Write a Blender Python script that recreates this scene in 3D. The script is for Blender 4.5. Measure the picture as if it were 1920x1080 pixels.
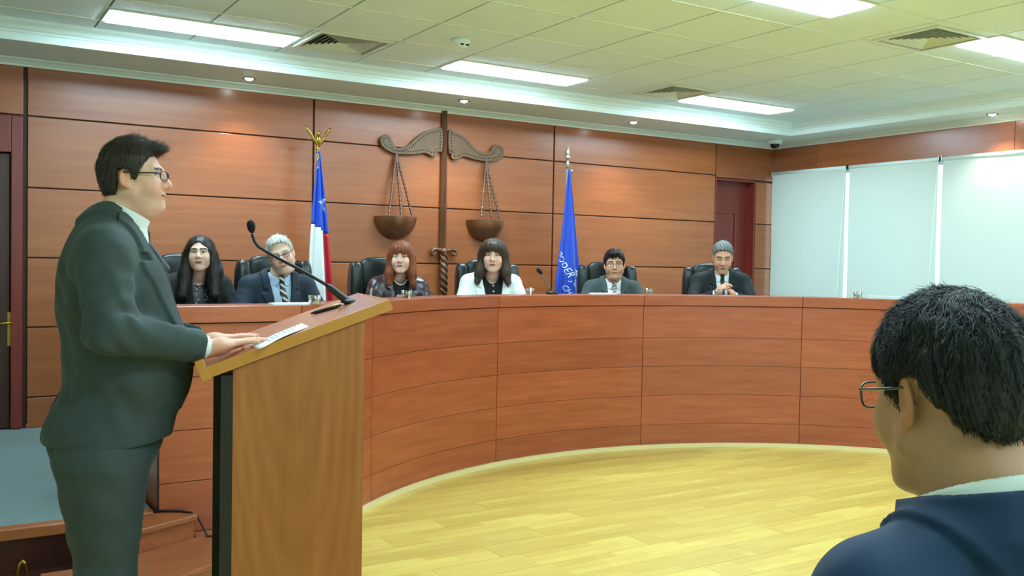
import bpy, bmesh, math, random
import numpy as np
from mathutils import Vector, Matrix, Euler
random.seed(7); np.random.seed(7)
for o in list(bpy.data.objects): bpy.data.objects.remove(o)
scene = bpy.context.scene
COL = scene.collection
PI = math.pi

# ------------------------------------------------------------------ camera
F = 1749.2                                     # focal length in pixels of the 1920 x 1080 frame
CAM_H = 1.5
RC = np.array([[0.850, 0.000, -0.527], [-0.527, 0.035, -0.849], [0.018, 0.999, 0.030]])
u_, s_, v_ = np.linalg.svd(RC); RC = u_ @ v_
cam_d = bpy.data.cameras.new('camera'); cam = bpy.data.objects.new('camera', cam_d); COL.objects.link(cam)
cam_d.sensor_width = 36.0; cam_d.lens = F/1920*36; cam_d.clip_start = 0.05
mw = Matrix([list(RC[i])+[0] for i in range(3)]+[[0, 0, 0, 1]]); mw.translation = (0, 0, CAM_H)
cam.matrix_world = mw
scene.camera = cam

# ------------------------------------------------------------------ world, exposure
w = bpy.data.worlds.new('sky'); scene.world = w; w.use_nodes = True
bgn = w.node_tree.nodes['Background']; bgn.inputs[0].default_value = (0.70, 0.98, 1.02, 1); bgn.inputs[1].default_value = 1.1
scene.view_settings.view_transform = 'Standard'; scene.view_settings.look = 'None'
scene.view_settings.gamma = 1.0; scene.view_settings.use_curve_mapping = False
scene.view_settings.exposure = 1.0
LAMP = 19.0                                     # ceiling panel emission
SPOT = 16.0                                    # downlight watts

# ------------------------------------------------------------------ pixel helpers (1920 x 1080 frame)
CC = np.array([0, 0, CAM_H])
def ray(x, y): return RC @ np.array([x-960, -(y-540), -F])
def onz(x, y, z): v = ray(x, y); return CC+v*((z-CAM_H)/v[2])
def ony(x, y, yy): v = ray(x, y); return CC+v*(yy/v[1])
def onx(x, y, xx): v = ray(x, y); return CC+v*(xx/v[0])
def atD(x, y, D): return CC+ray(x, y)*(D/F)

# ------------------------------------------------------------------ mesh builder
class MB:
    def __init__(s): s.v = []; s.f = []
    def add(s, vs, fs):
        n = len(s.v); s.v += [tuple(map(float, p)) for p in vs]; s.f += [tuple(n+i for i in f) for f in fs]; return s
    def box(s, x0, x1, y0, y1, z0, z1):
        return s.add([(x0,y0,z0),(x1,y0,z0),(x1,y1,z0),(x0,y1,z0),(x0,y0,z1),(x1,y0,z1),(x1,y1,z1),(x0,y1,z1)],
                     [(0,3,2,1),(4,5,6,7),(0,1,5,4),(1,2,6,5),(2,3,7,6),(3,0,4,7)])
    def prism(s, pts, a, b, axis='z'):         # extrude a closed 2D outline
        n = len(pts)
        m = {'z': lambda p, h: (p[0], p[1], h), 'y': lambda p, h: (p[0], h, p[1]), 'x': lambda p, h: (h, p[0], p[1])}[axis]
        vs = [m(p, a) for p in pts]+[m(p, b) for p in pts]
        fs = [tuple(range(n))[::-1], tuple(range(n, 2*n))]+[(i, (i+1) % n, n+(i+1) % n, n+i) for i in range(n)]
        return s.add(vs, fs)
    def tube(s, path, r, n=10, cap=True):
        P = [Vector(p) for p in path]; R = r if hasattr(r, '__len__') else [r]*len(P)
        t0 = (P[1]-P[0]).normalized(); up = Vector((0, 0, 1)) if abs(t0.z) < .9 else Vector((1, 0, 0))
        u = t0.cross(up).normalized(); vs = []
        for i, p in enumerate(P):
            t = (P[min(i+1, len(P)-1)]-P[max(i-1, 0)]).normalized()
            u = (u-t*u.dot(t)).normalized(); w_ = t.cross(u)
            for k in range(n):
                a = 2*PI*k/n; vs.append(p+(u*math.cos(a)+w_*math.sin(a))*R[i])
        fs = [(i*n+k, i*n+(k+1) % n, (i+1)*n+(k+1) % n, (i+1)*n+k) for i in range(len(P)-1) for k in range(n)]
        if cap: fs += [tuple(range(n))[::-1], tuple(range((len(P)-1)*n, len(P)*n))]
        return s.add(vs, fs)
    def lathe(s, prof, c=(0,0,0), n=24, a0=0, a1=2*PI):
        full = abs(a1-a0-2*PI) < 1e-6; m = n if full else n+1; vs = []
        for r, z in prof:
            for k in range(m):
                a = a0+(a1-a0)*k/n; vs.append((c[0]+r*math.cos(a), c[1]+r*math.sin(a), c[2]+z))
        fs = []
        for i in range(len(prof)-1):
            for k in range(n):
                k2 = (k+1) % m; fs.append((i*m+k, i*m+k2, (i+1)*m+k2, (i+1)*m+k))
        return s.add(vs, fs)
    def grid(s, fn, nu, nv, closed_u=False):
        vs = [fn(i/(nu if closed_u else nu-1), j/(nv-1)) for j in range(nv) for i in range(nu)]
        m = nu if closed_u else nu-1
        fs = [(j*nu+i, j*nu+(i+1) % nu, (j+1)*nu+(i+1) % nu, (j+1)*nu+i) for j in range(nv-1) for i in range(m)]
        return s.add(vs, fs)
    def ball(s, c, r, n=12, m=8):
        r = r if hasattr(r, '__len__') else (r, r, r)
        return s.grid(lambda u, v: (c[0]+r[0]*math.cos(2*PI*u)*math.sin(PI*v), c[1]+r[1]*math.sin(2*PI*u)*math.sin(PI*v), c[2]-r[2]*math.cos(PI*v)), n, m, True)
    def xf(s, M):
        s.v = [tuple(M @ Vector(p)) for p in s.v]; return s
    def mesh(s, name, smooth=False):
        me = bpy.data.meshes.new(name); me.from_pydata(s.v, [], s.f)
        bm = bmesh.new(); bm.from_mesh(me); bmesh.ops.recalc_face_normals(bm, faces=bm.faces); bm.to_mesh(me); bm.free()
        if smooth: me.shade_smooth()
        return me

def link(name, me, mat=None, parent=None, world=False, bevel=0, smooth=False, label=None, kind=None):
    o = bpy.data.objects.new(name, me); COL.objects.link(o)
    if mat is not None and not me.materials: me.materials.append(mat)
    if parent is not None:
        o.parent = parent
        if world: o.matrix_parent_inverse = parent.matrix_basis.inverted()
    if bevel:
        b = o.modifiers.new('bevel', 'BEVEL'); b.width = bevel; b.segments = 2; b.limit_method = 'ANGLE'
    if label: o['label'] = label
    if kind: o['kind'] = kind
    return o
def part(mb, name, mat, parent=None, world=False, bevel=0, smooth=False, label=None, kind=None):
    return link(name, mb.mesh(name, smooth), mat, parent, world, bevel, smooth, label, kind)
def tag(o, label, cat, group=None):
    o['label'] = label; o['category'] = cat
    if group: o['group'] = group
    return o
def thing(name, label, cat, loc=(0,0,0), rotz=0, group=None):
    o = bpy.data.objects.new(name, None); COL.objects.link(o); o.empty_display_size = .1
    o.location = tuple(map(float, loc)); o.rotation_euler = (0, 0, rotz)
    return tag(o, label, cat, group)
def struct(mb, name, mat, parent=None, label=None, bevel=0, smooth=False):
    o = part(mb, name, mat, parent, bevel=bevel, smooth=smooth); o['kind'] = 'structure'
    if label: o['label'] = label
    return o
def copy_tree(o, parent=None):
    c = o.copy(); COL.objects.link(c); c.parent = parent
    for ch in [x for x in bpy.data.objects if x.parent == o]: copy_tree(ch, c)
    return c

# ------------------------------------------------------------------ materials
MATS = {}
def nodes_of(name):
    m = bpy.data.materials.new(name); m.use_nodes = True; MATS[name] = m
    nt = m.node_tree; return m, nt, nt.nodes['Principled BSDF']
def srgb(r, g, b):
    f = lambda c: (c/255/12.92 if c/255 <= .04045 else ((c/255+.055)/1.055)**2.4)
    return (f(r), f(g), f(b), 1)
def plain(name, col, rough=.5, metal=0, coat=0, noise=0, nscale=40, bump=0, bscale=200, emit=0, trans=0, sheen=0, spec=None):
    m, nt, b = nodes_of(name); N = nt.nodes; L = nt.links
    b.inputs['Base Color'].default_value = col; b.inputs['Roughness'].default_value = rough; b.inputs['Metallic'].default_value = metal
    b.inputs['Coat Weight'].default_value = coat; b.inputs['Coat Roughness'].default_value = .15
    if spec is not None: b.inputs['Specular IOR Level'].default_value = spec
    if sheen: b.inputs['Sheen Weight'].default_value = sheen; b.inputs['Sheen Roughness'].default_value = .5
    if trans: b.inputs['Transmission Weight'].default_value = trans
    if emit: b.inputs['Emission Color'].default_value = col; b.inputs['Emission Strength'].default_value = emit
    if noise or bump:
        tc = N.new('ShaderNodeTexCoord')
    if noise:
        n = N.new('ShaderNodeTexNoise'); n.inputs['Scale'].default_value = nscale; n.inputs['Detail'].default_value = 5
        L.new(tc.outputs['Object'], n.inputs['Vector'])
        mx = N.new('ShaderNodeMix'); mx.data_type = 'RGBA'
        mx.inputs['A'].default_value = tuple(c*(1-noise) for c in col[:3])+(1,); mx.inputs['B'].default_value = tuple(min(1, c*(1+noise)) for c in col[:3])+(1,)
        L.new(n.outputs['Fac'], mx.inputs['Factor']); L.new(mx.outputs['Result'], b.inputs['Base Color'])
    if bump:
        n2 = N.new('ShaderNodeTexNoise'); n2.inputs['Scale'].default_value = bscale; n2.inputs['Detail'].default_value = 3
        L.new(tc.outputs['Object'], n2.inputs['Vector'])
        bp = N.new('ShaderNodeBump'); bp.inputs['Strength'].default_value = bump; bp.inputs['Distance'].default_value = .004
        L.new(n2.outputs['Fac'], bp.inputs['Height']); L.new(bp.outputs['Normal'], b.inputs['Normal'])
    return m
def thin_glass(name, tint=(1, 1, 1), gl=.10, rough=.02):
    m, nt, b = nodes_of(name); N = nt.nodes; L = nt.links; t = N.new('ShaderNodeBsdfTransparent'); t.inputs[0].default_value = (*tint, 1)
    g = N.new('ShaderNodeBsdfGlossy'); g.inputs['Roughness'].default_value = rough; lw = N.new('ShaderNodeLayerWeight'); lw.inputs['Blend'].default_value = .25
    mr = N.new('ShaderNodeMapRange'); mr.inputs['To Min'].default_value = gl*.4; mr.inputs['To Max'].default_value = min(1, gl*5); L.new(lw.outputs['Facing'], mr.inputs['Value'])
    mx = N.new('ShaderNodeMixShader'); L.new(mr.outputs[0], mx.inputs[0]); L.new(t.outputs[0], mx.inputs[1]); L.new(g.outputs[0], mx.inputs[2]); L.new(mx.outputs[0], N['Material Output'].inputs['Surface'])
    return m
def wood(name, dark, mid, light, scale=(1.2, 22, 22), rough=.3, coat=.4, swing=.12, ring=False, croug=.18):
    m, nt, b = nodes_of(name); N = nt.nodes; L = nt.links
    tc = N.new('ShaderNodeTexCoord'); oi = N.new('ShaderNodeObjectInfo')
    ofs = N.new('ShaderNodeVectorMath'); ofs.operation = 'MULTIPLY_ADD'
    cx = N.new('ShaderNodeCombineXYZ')
    for i in range(3): L.new(oi.outputs['Random'], cx.inputs[i])
    L.new(cx.outputs[0], ofs.inputs[0]); ofs.inputs[1].default_value = (37, 61, 53); L.new(tc.outputs['Object'], ofs.inputs[2])
    mp = N.new('ShaderNodeMapping'); mp.inputs['Scale'].default_value = scale; L.new(ofs.outputs[0], mp.inputs['Vector'])
    n1 = N.new('ShaderNodeTexNoise'); n1.inputs['Scale'].default_value = 1; n1.inputs['Detail'].default_value = 6; n1.inputs['Roughness'].default_value = .6; n1.inputs['Distortion'].default_value = .4
    L.new(mp.outputs[0], n1.inputs['Vector'])
    src = n1.outputs['Fac']
    if ring:
        wv = N.new('ShaderNodeTexWave'); wv.wave_type = 'RINGS'; wv.rings_direction = 'Z'
        wv.inputs['Scale'].default_value = 1.6; wv.inputs['Distortion'].default_value = 1.6; wv.inputs['Detail'].default_value = 2; wv.inputs['Detail Scale'].default_value = 1.5
        mp2 = N.new('ShaderNodeMapping'); mp2.inputs['Scale'].default_value = (7, 7, 7); mp2.inputs['Rotation'].default_value = (.13, .05, 0); mp2.inputs['Location'].default_value = (-2.2, 1.6, 0)
        L.new(tc.outputs['Object'], mp2.inputs['Vector']); L.new(mp2.outputs[0], wv.inputs['Vector'])
        mm = N.new('ShaderNodeMix'); mm.inputs['Factor'].default_value = .12; L.new(n1.outputs['Fac'], mm.inputs['A']); L.new(wv.outputs['Fac'], mm.inputs['B']); src = mm.outputs['Result']
    cr = N.new('ShaderNodeValToRGB'); e = cr.color_ramp.elements
    e[0].position = .28; e[0].color = dark; e[1].position = .72; e[1].color = light
    k = e.new(.5); k.color = mid
    L.new(src, cr.inputs['Fac'])
    hv = N.new('ShaderNodeHueSaturation'); mr = N.new('ShaderNodeMapRange')
    L.new(oi.outputs['Random'], mr.inputs['Value']); mr.inputs['To Min'].default_value = 1-swing; mr.inputs['To Max'].default_value = 1+swing
    L.new(mr.outputs[0], hv.inputs['Value']); L.new(cr.outputs[0], hv.inputs['Color']); L.new(hv.outputs[0], b.inputs['Base Color'])
    b.inputs['Roughness'].default_value = rough; b.inputs['Coat Weight'].default_value = coat; b.inputs['Coat Roughness'].default_value = croug
    return m
cherry = wood('cherry panel', srgb(148,79,40), srgb(158,88,46), srgb(167,97,54), rough=.34, coat=.35, croug=.22)
bench_w = wood('bench veneer', srgb(146,67,37), srgb(160,78,45), srgb(172,90,54), scale=(2.2, 2.2, 26), rough=.36, coat=.3, swing=.09, croug=.2)
groove = plain('groove', srgb(52,20,12), .6)
door_red = wood('door red', srgb(112,36,26), srgb(124,42,30), srgb(136,49,35), scale=(22,22,1.4), rough=.4, coat=.2)
door_dark = wood('door dark', srgb(58,26,18), srgb(66,30,20), srgb(76,36,24), scale=(22,22,1.4), rough=.4, coat=.2)
lect_w = wood('lectern laminate', srgb(142,80,34), srgb(156,92,42), srgb(168,104,50), scale=(18,18,1.0), rough=.42, coat=.15, ring=True, swing=.02)
lect_top = wood('lectern top', srgb(168,92,48), srgb(180,104,58), srgb(190,116,68), scale=(2,16,16), rough=.25, coat=.4, swing=.02)
lect_edge = plain('lectern edge', srgb(184,124,50), .35, noise=.06)
sculpt_w = wood('carved wood', srgb(78,44,24), srgb(104,62,34), srgb(128,80,46), scale=(9,9,3), rough=.3, coat=.4)
floor_w = None
white_p = plain('white paint', srgb(234,250,244), .55)
soff = plain('soffit paint', srgb(224,244,240), .7)
tile_m = plain('ceiling tile', srgb(230,253,255), .9, noise=.04, nscale=120, bump=.5, bscale=160)
tbar = plain('tee bar', srgb(224,234,220), .4)
dark = plain('dark void', srgb(20,20,20), .8)
chrome = plain('chrome', srgb(200,205,205), .18, 1)
brass = plain('brass', srgb(196,160,70), .28, 1)
black_pl = plain('black plastic', srgb(18,19,20), .4)
carpet = plain('carpet', srgb(120,138,138), .95, noise=.35, nscale=260, bump=.8, bscale=500)
blind_m = None
leather = plain('black leather', srgb(20,30,28), .32, bump=.12, bscale=260, spec=.6)
paper = plain('paper', srgb(240,244,240), .7)
# ------------------------------------------------------------------ floor
def floor_mat():
    m, nt, b = nodes_of('parquet'); N = nt.nodes; L = nt.links
    tc = N.new('ShaderNodeTexCoord'); oi = N.new('ShaderNodeObjectInfo')
    ad = N.new('ShaderNodeVectorMath'); ad.operation = 'MULTIPLY_ADD'; cx = N.new('ShaderNodeCombineXYZ')
    L.new(oi.outputs['Random'], cx.inputs[0]); L.new(cx.outputs[0], ad.inputs[0]); ad.inputs[1].default_value = (3.1, 0, 0); L.new(tc.outputs['Object'], ad.inputs[2])
    br = N.new('ShaderNodeTexBrick'); br.offset = .37; br.inputs['Scale'].default_value = 1
    br.inputs['Brick Width'].default_value = .42; br.inputs['Row Height'].default_value = .0667; br.inputs['Mortar Size'].default_value = .0006
    br.inputs['Color1'].default_value = srgb(204,170,78); br.inputs['Color2'].default_value = srgb(220,192,98); br.inputs['Mortar'].default_value = srgb(180,146,66)
    L.new(ad.outputs[0], br.inputs['Vector'])
    mp = N.new('ShaderNodeMapping'); mp.inputs['Scale'].default_value = (3, 40, 1); L.new(ad.outputs[0], mp.inputs['Vector'])
    n = N.new('ShaderNodeTexNoise'); n.inputs['Scale'].default_value = 1; n.inputs['Detail'].default_value = 4; L.new(mp.outputs[0], n.inputs['Vector'])
    mx = N.new('ShaderNodeMix'); mx.data_type = 'RGBA'; mx.blend_type = 'OVERLAY'; mx.inputs['Factor'].default_value = .3
    L.new(br.outputs['Color'], mx.inputs['A']); L.new(n.outputs['Color'], mx.inputs['B'])
    bw = N.new('ShaderNodeRGBToBW'); L.new(n.outputs['Color'], bw.inputs[0]); L.new(bw.outputs[0], mx.inputs['B'])
    hv = N.new('ShaderNodeHueSaturation'); mr = N.new('ShaderNodeMapRange'); L.new(oi.outputs['Random'], mr.inputs['Value'])
    mr.inputs['To Min'].default_value = .93; mr.inputs['To Max'].default_value = 1.06; L.new(mr.outputs[0], hv.inputs['Value'])
    L.new(mx.outputs['Result'], hv.inputs['Color']); L.new(hv.outputs[0], b.inputs['Base Color'])
    b.inputs['Roughness'].default_value = .34; b.inputs['Coat Weight'].default_value = .25; b.inputs['Coat Roughness'].default_value = .2
    return m
floor_w = floor_mat()
XL, XR, YF, YB = -2.2, 8.211, -3.2, 7.586        # room shell
CZ = 3.0
px0, px1, py0, py1 = -0.36, 7.44, 1.98, 5.98
fl = struct(MB().box(XL, XR, YF, YB, -.06, -.014).box(XL, px0, YF, YB, -.014, 0).box(px1, XR, YF, YB, -.014, 0).box(px0, px1, YF, py0, -.014, 0).box(px0, px1, py1, YB, -.014, 0), 'floor', floor_w)
pl_me = MB().box(0, 1.198, 0, .1985, -.013, 0).mesh('plank'); pl_me.materials.append(floor_w)
j = 0; y = py0
while y < py1-.05:
    x = px0-random.choice([0, .3, .6, .9]); x = px0+(0 if j % 2 == 0 else -.0)
    x = px0-[0, .8, .4][j % 3]
    while x < px1-.01:
        a, b_ = max(x, px0), min(x+1.2, px1)
        if b_-a > 1.19: me = pl_me
        else:
            me = MB().box(0, b_-a-.002, 0, .1985, -.013, 0).mesh('plank'); me.materials.append(floor_w)
        o = bpy.data.objects.new('plank', me); COL.objects.link(o); o.parent = fl; o.location = (a, y, 0)
        x += 1.2
    y += .2; j += 1

# ------------------------------------------------------------------ dais, platform, steps
DZ = .222; PZ = .34; DY = 4.82
BC = np.array([4.184, 2.787]); BR = 3.083
def bp(a, r=0.): t = math.radians(a); return (BC[0]+(BR+r)*math.cos(t), BC[1]+(BR+r)*math.sin(t))
d = struct(MB().box(XL, .93, DY+.045, YB-.01, 0.001, DZ-.004), 'floor_dais', carpet, label='grey-blue carpeted low dais by the left door')
part(MB().box(XL, .93, DY-.005, DY+.07, DZ-.055, DZ), 'nosing', cherry, d, bevel=.006, label='varnished wooden nosing')
part(MB().box(XL, .93, DY+.015, DY+.044, 0, DZ-.055), 'riser', door_dark, d)
part(MB().box(XL, .60, 4.30, DY+.014, 0, .012), 'plinth', door_dark, d)
pts = [(.96, 4.9), (1.72, 4.9)]+[bp(a, .08) for a in range(136, -2, -4)]+[(8.15, bp(0)[1]), (8.15, 7.57), (.96, 7.57)]
struct(MB().prism(pts, .001, PZ), 'floor_platform', carpet, label='raised carpeted platform behind the curved bench')
st = struct(MB().prism([(.62, 4.80), (.62, 4.47), (.85, 4.575), (1.09, 4.685), (1.09, 4.79)], .001, DZ-.03), 'stair', cherry, label='two angled wooden steps up to the dais')
part(MB().prism([(.61, 4.81), (.61, 4.445), (.85, 4.555), (1.105, 4.672), (1.105, 4.79)], DZ-.03, DZ), 'tread', cherry, st, bevel=.006)
part(MB().prism([(.40, 4.46), (.40, 3.86), (.91, 4.16), (1.60, 4.585), (1.60, 4.775), (1.1, 4.775), (1.1, 4.68), (.62, 4.46)], .001, .08), 'step_block', cherry, st)
part(MB().prism([(.39, 4.46), (.39, 3.83), (.91, 4.14), (1.62, 4.575), (1.62, 4.775), (1.1, 4.775), (1.1, 4.685), (.62, 4.46)], .08, .108), 'tread', cherry, st, bevel=.006)

# ------------------------------------------------------------------ back wall with its panels
JZ = [DZ, .440, .949, 1.454, 1.960, 2.474, 2.90]
CX = [.566, 2.713, 5.155, 7.31]
wb = MB()
wb.box(.53, 7.31, YB, YB+.15, 0, 3.05).box(XL, .53, YB, YB+.15, 2.46, 3.05).box(XL, -.48, YB, YB+.15, 0, 2.46)
wb.box(7.31, 7.93, YB, YB+.15, 2.445, 3.05).box(7.93, XR+.1, YB, YB+.15, 0, 3.05)
wall_b = struct(wb, 'wall_back', groove)
def panel(x0, x1, z0, z1, g=.005, name='panel'):
    me = MB().box(-(x1-x0)/2+g, (x1-x0)/2-g, -.016, 0, -(z1-z0)/2+g, (z1-z0)/2-g).mesh(name)
    o = link(name, me, cherry, wall_b, bevel=.003); o.location = ((x0+x1)/2, YB, (z0+z1)/2); return o
for i in range(3):
    for k in range(6): panel(CX[i]+(.004 if i else .007), CX[i+1]-.003, JZ[k], JZ[k+1])
panel(XL, CX[0]-.012, JZ[5], JZ[6]); panel(7.31, XR, 2.45, 2.90)
for k in range(5): panel(7.935, XR-.01, JZ[k], min(JZ[k+1], 2.44))
for k in range(5): panel(XL, -.48, JZ[k], JZ[k+1])
struct(MB().box(.57, 7.3, YB-.03, YB-.016, DZ, DZ+.03), 'baseboard_back', cherry)

# left door: red frame, dark leaf, brass handle
d1 = struct(MB().box(.47, .545, YB-.05, YB+.1, DZ, 2.464).box(-.48, -.405, YB-.05, YB+.1, DZ, 2.464).box(-.405, .47, YB-.05, YB+.1, 2.20, 2.464), 'door_1', door_red, bevel=.006)
part(MB().box(-.40, .466, YB-.005, YB+.04, DZ+.01, 2.195), 'door_leaf', door_dark, d1, bevel=.004)
for z0, z1 in ((.35, .95), (1.15, 2.05)): part(MB().box(-.28, .33, YB-.018, YB-.005, z0, z1), 'door_panel', door_dark, d1, bevel=.01)
hp = ony(20, 605, YB-.01)
hd = part(MB().box(hp[0]-.022, hp[0]+.022, YB-.016, YB-.004, hp[2]-.17, hp[2]+.08), 'handle_plate', brass, d1, bevel=.004, label='brass handle plate')
part(MB().tube([(hp[0], YB-.012, hp[2]), (hp[0], YB-.055, hp[2]), (hp[0]-.03, YB-.06, hp[2]), (hp[0]-.12, YB-.06, hp[2]-.004)], .009), 'lever', brass, hd, smooth=True)
part(MB().tube([(hp[0], YB-.02, hp[2]-.09), (hp[0], YB-.03, hp[2]-.09)], .011), 'lock_cylinder', brass, hd)
struct(MB().box(-.6, .6, YB+.15, YB+.2, 0, 2.6), 'wall_back_light_block', groove)  # unseen backing added behind the left door to block light leaks
struct(MB().box(7.2, 8.3, YB+.15, YB+.2, 0, 2.6), 'wall_back_light_block', groove)  # same added light blocker, out of sight behind the right rear door
# right rear door in its recess
d2 = struct(MB().box(7.31, 7.33, YB-.012, YB+.14, PZ, 2.445).box(7.91, 7.93, YB-.012, YB+.14, PZ, 2.445).box(7.33, 7.91, YB-.012, YB+.14, 2.425, 2.445), 'door_2', door_red)
part(MB().box(7.33, 7.91, YB+.10, YB+.14, PZ+.005, 2.425), 'door_leaf', door_red, d2)
for z0, z1 in ((.5, 1.0), (1.15, 2.1)):
    mb = MB()
    for a in ((7.40, 7.43, z0, z1), (7.72, 7.75, z0, z1), (7.43, 7.72, z0, z0+.03), (7.43, 7.72, z1-.03, z1)): mb.box(a[0], a[1], YB+.085, YB+.10, a[2], a[3])
    part(mb, 'door_moulding', door_red, d2, bevel=.006)

# ------------------------------------------------------------------ right wall with windows and blinds
WZ0, WZ1 = .98, 2.53
ys = [7.55, 6.492, 5.432, 4.372, 3.312, 2.252]
wr = MB().box(XR, XR+.2, YF, YB, 0, WZ0).box(XR, XR+.2, YF, YB, WZ1, 3.05).box(XR, XR+.2, YF, ys[-1], WZ0, WZ1).box(XR, XR+.2, ys[0], YB, WZ0, WZ1)
wall_r = struct(wr, 'wall_right', groove)
hz = [7.586, 6.94, 4.75, 2.56, .37, YF]
for i in range(5):
    for z0, z1, nm in ((2.555, 2.90, 'panel'), (DZ, .6, 'panel'), (.6, WZ0, 'panel')):
        a, b_ = hz[i+1], hz[i]
        me = MB().box(-.016, 0, -(b_-a)/2+.002, (b_-a)/2-.002, -(z1-z0)/2+.004, (z1-z0)/2-.004).mesh('panel')
        o = link('panel', me, MATS['cherry wall y'] if 'cherry wall y' in MATS else wood('cherry wall y', srgb(148,79,40), srgb(158,88,46), srgb(167,97,54), scale=(22, 1.2, 22), rough=.34, coat=.35, croug=.22), wall_r, bevel=.002); o.location = (XR, (a+b_)/2, (z0+z1)/2)
alu = plain('window frame', srgb(225,232,232), .35)
m_gl = thin_glass('window glass', (.97, 1, .99), .08)
for i in range(5):
    a, b_ = ys[i+1], ys[i]
    wf = MB()
    for q in ((a, a+.018, WZ0, WZ1), (b_-.018, b_, WZ0, WZ1), (a+.018, b_-.018, WZ0, WZ0+.03), (a+.018, b_-.018, WZ1-.03, WZ1)): wf.box(XR+.10, XR+.14, *q)
    wn = struct(wf, 'window_%d' % (i+1), alu)
    part(MB().box(XR+.117, XR+.123, a+.018, b_-.018, WZ0+.03, WZ1-.03), 'pane', m_gl, wn)
struct(MB().box(XR-.06, XR+.1, ys[-1], ys[0], WZ0-.03, WZ0), 'window_sill', alu, label='white window sill below the blinds')

def blind_material():
    m, nt, b = nodes_of('blind fabric'); N = nt.nodes; L = nt.links
    tc = N.new('ShaderNodeTexCoord'); n = N.new('ShaderNodeTexNoise'); n.inputs['Scale'].default_value = 300; L.new(tc.outputs['Object'], n.inputs['Vector'])
    cr = N.new('ShaderNodeValToRGB'); cr.color_ramp.elements[0].color = srgb(206,214,204); cr.color_ramp.elements[1].color = srgb(226,232,222); L.new(n.outputs['Fac'], cr.inputs['Fac'])
    tr = N.new('ShaderNodeBsdfTranslucent'); L.new(cr.outputs[0], tr.inputs['Color']); L.new(cr.outputs[0], b.inputs['Base Color']); b.inputs['Roughness'].default_value = .8
    mx = N.new('ShaderNodeMixShader'); mx.inputs[0].default_value = .22
    L.new(b.outputs[0], mx.inputs[1]); L.new(tr.outputs[0], mx.inputs[2]); L.new(mx.outputs[0], N['Material Output'].inputs['Surface'])
    return m
blind_m = blind_material()
BL = ['pale green roller blind beside the corner, leftmost of the row', 'pale roller blind in the middle between two bright gaps', 'bright sunlit roller blind at the right edge above the dark-haired man', 'roller blind past the right edge of the picture, fourth from corner']
for i in range(4):
    a, b_ = ys[i+1]+.022, ys[i]-.022
    t = thing('roller_blind', BL[i], 'blind', (XR-.05, (a+b_)/2, .95), group='roller blinds on the right wall')
    h = (b_-a)/2
    part(MB().grid(lambda u, v: (-.012+.004*math.sin(v*5+i)+.003*math.sin(u*6.28), -h+2*h*u, .02+1.575*v), 13, 13), 'fabric', blind_m, t, smooth=True)
    part(MB().tube([(-.004, -h-.008, 1.585), (-.004, h+.008, 1.585)], .021, 14), 'roller_tube', white_p, t, smooth=True)
    part(MB().box(-.02, -.004, -h, h, 0, .028), 'bottom_bar', white_p, t, bevel=.003)
    for sgn in (-1, 1): part(MB().box(-.028, .02, sgn*(h+.008)-.004, sgn*(h+.008)+.004, 1.555, 1.615), 'bracket', chrome, t)
    part(MB().tube([(-.034, -h-.004, 1.58), (-.034, -h+.03, .9), (-.036, -h+.06, .2), (-.036, -h+.075, .05)], .0035, 6), 'pull_chain', white_p, t)

# ------------------------------------------------------------------ unseen enclosing walls
struct(MB().box(XL-.1, XL, YF, YB, 0, 3.05), 'wall_left', white_p); struct(MB().box(XL-.1, XR+.1, YF-.1, YF, 0, 3.05), 'wall_front', white_p)

# ------------------------------------------------------------------ soffit and cornices
SZ = 2.872; SY = 6.90; SX = 7.73; WT = 2.822
so = struct(MB().box(XL, XR, SY, YB, SZ, SZ+.2).box(SX, XR, YF, SY, SZ, SZ+.2), 'ceiling_soffit', soff, label='lowered plaster soffit around the ceiling edge')
def cornice(prof, name):                       # prof: list of (offset from corner line into the room, z); runs along back and right
    (yb, xr) = prof[0]
    mb = MB(); P = prof[1]; n = len(P)
    A = [(XL, yb-o_, z) for o_, z in P]; B = [(xr-o_, yb-o_, z) for o_, z in P]; Cc = [(xr-o_, YF, z) for o_, z in P]
    fs = []
    for i in range(n):
        k = (i+1) % n
        fs += [(i, k, n+k, n+i), (n+i, n+k, 2*n+k, 2*n+i)]
    mb.add(A+B+Cc, fs+[tuple(range(n)), tuple(range(2*n, 3*n))])
    return struct(mb, name, white_p)
cornice(((YB-.0, XR), [(0, WT), (.022, WT), (.026, WT+.012), (.04, WT+.018), (.062, WT+.034), (.082, WT+.04), (.084, SZ), (0, SZ)]), 'trim_1')
cornice(((SY, SX), [(-.02, SZ-.004), (.012, SZ-.004), (.012, SZ+.045), (.02, SZ+.05), (.02, SZ+.062), (.035, SZ+.07), (.05, SZ+.09), (.075, SZ+.108), (.085, CZ), (-.02, CZ)]), 'trim_2')

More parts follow.
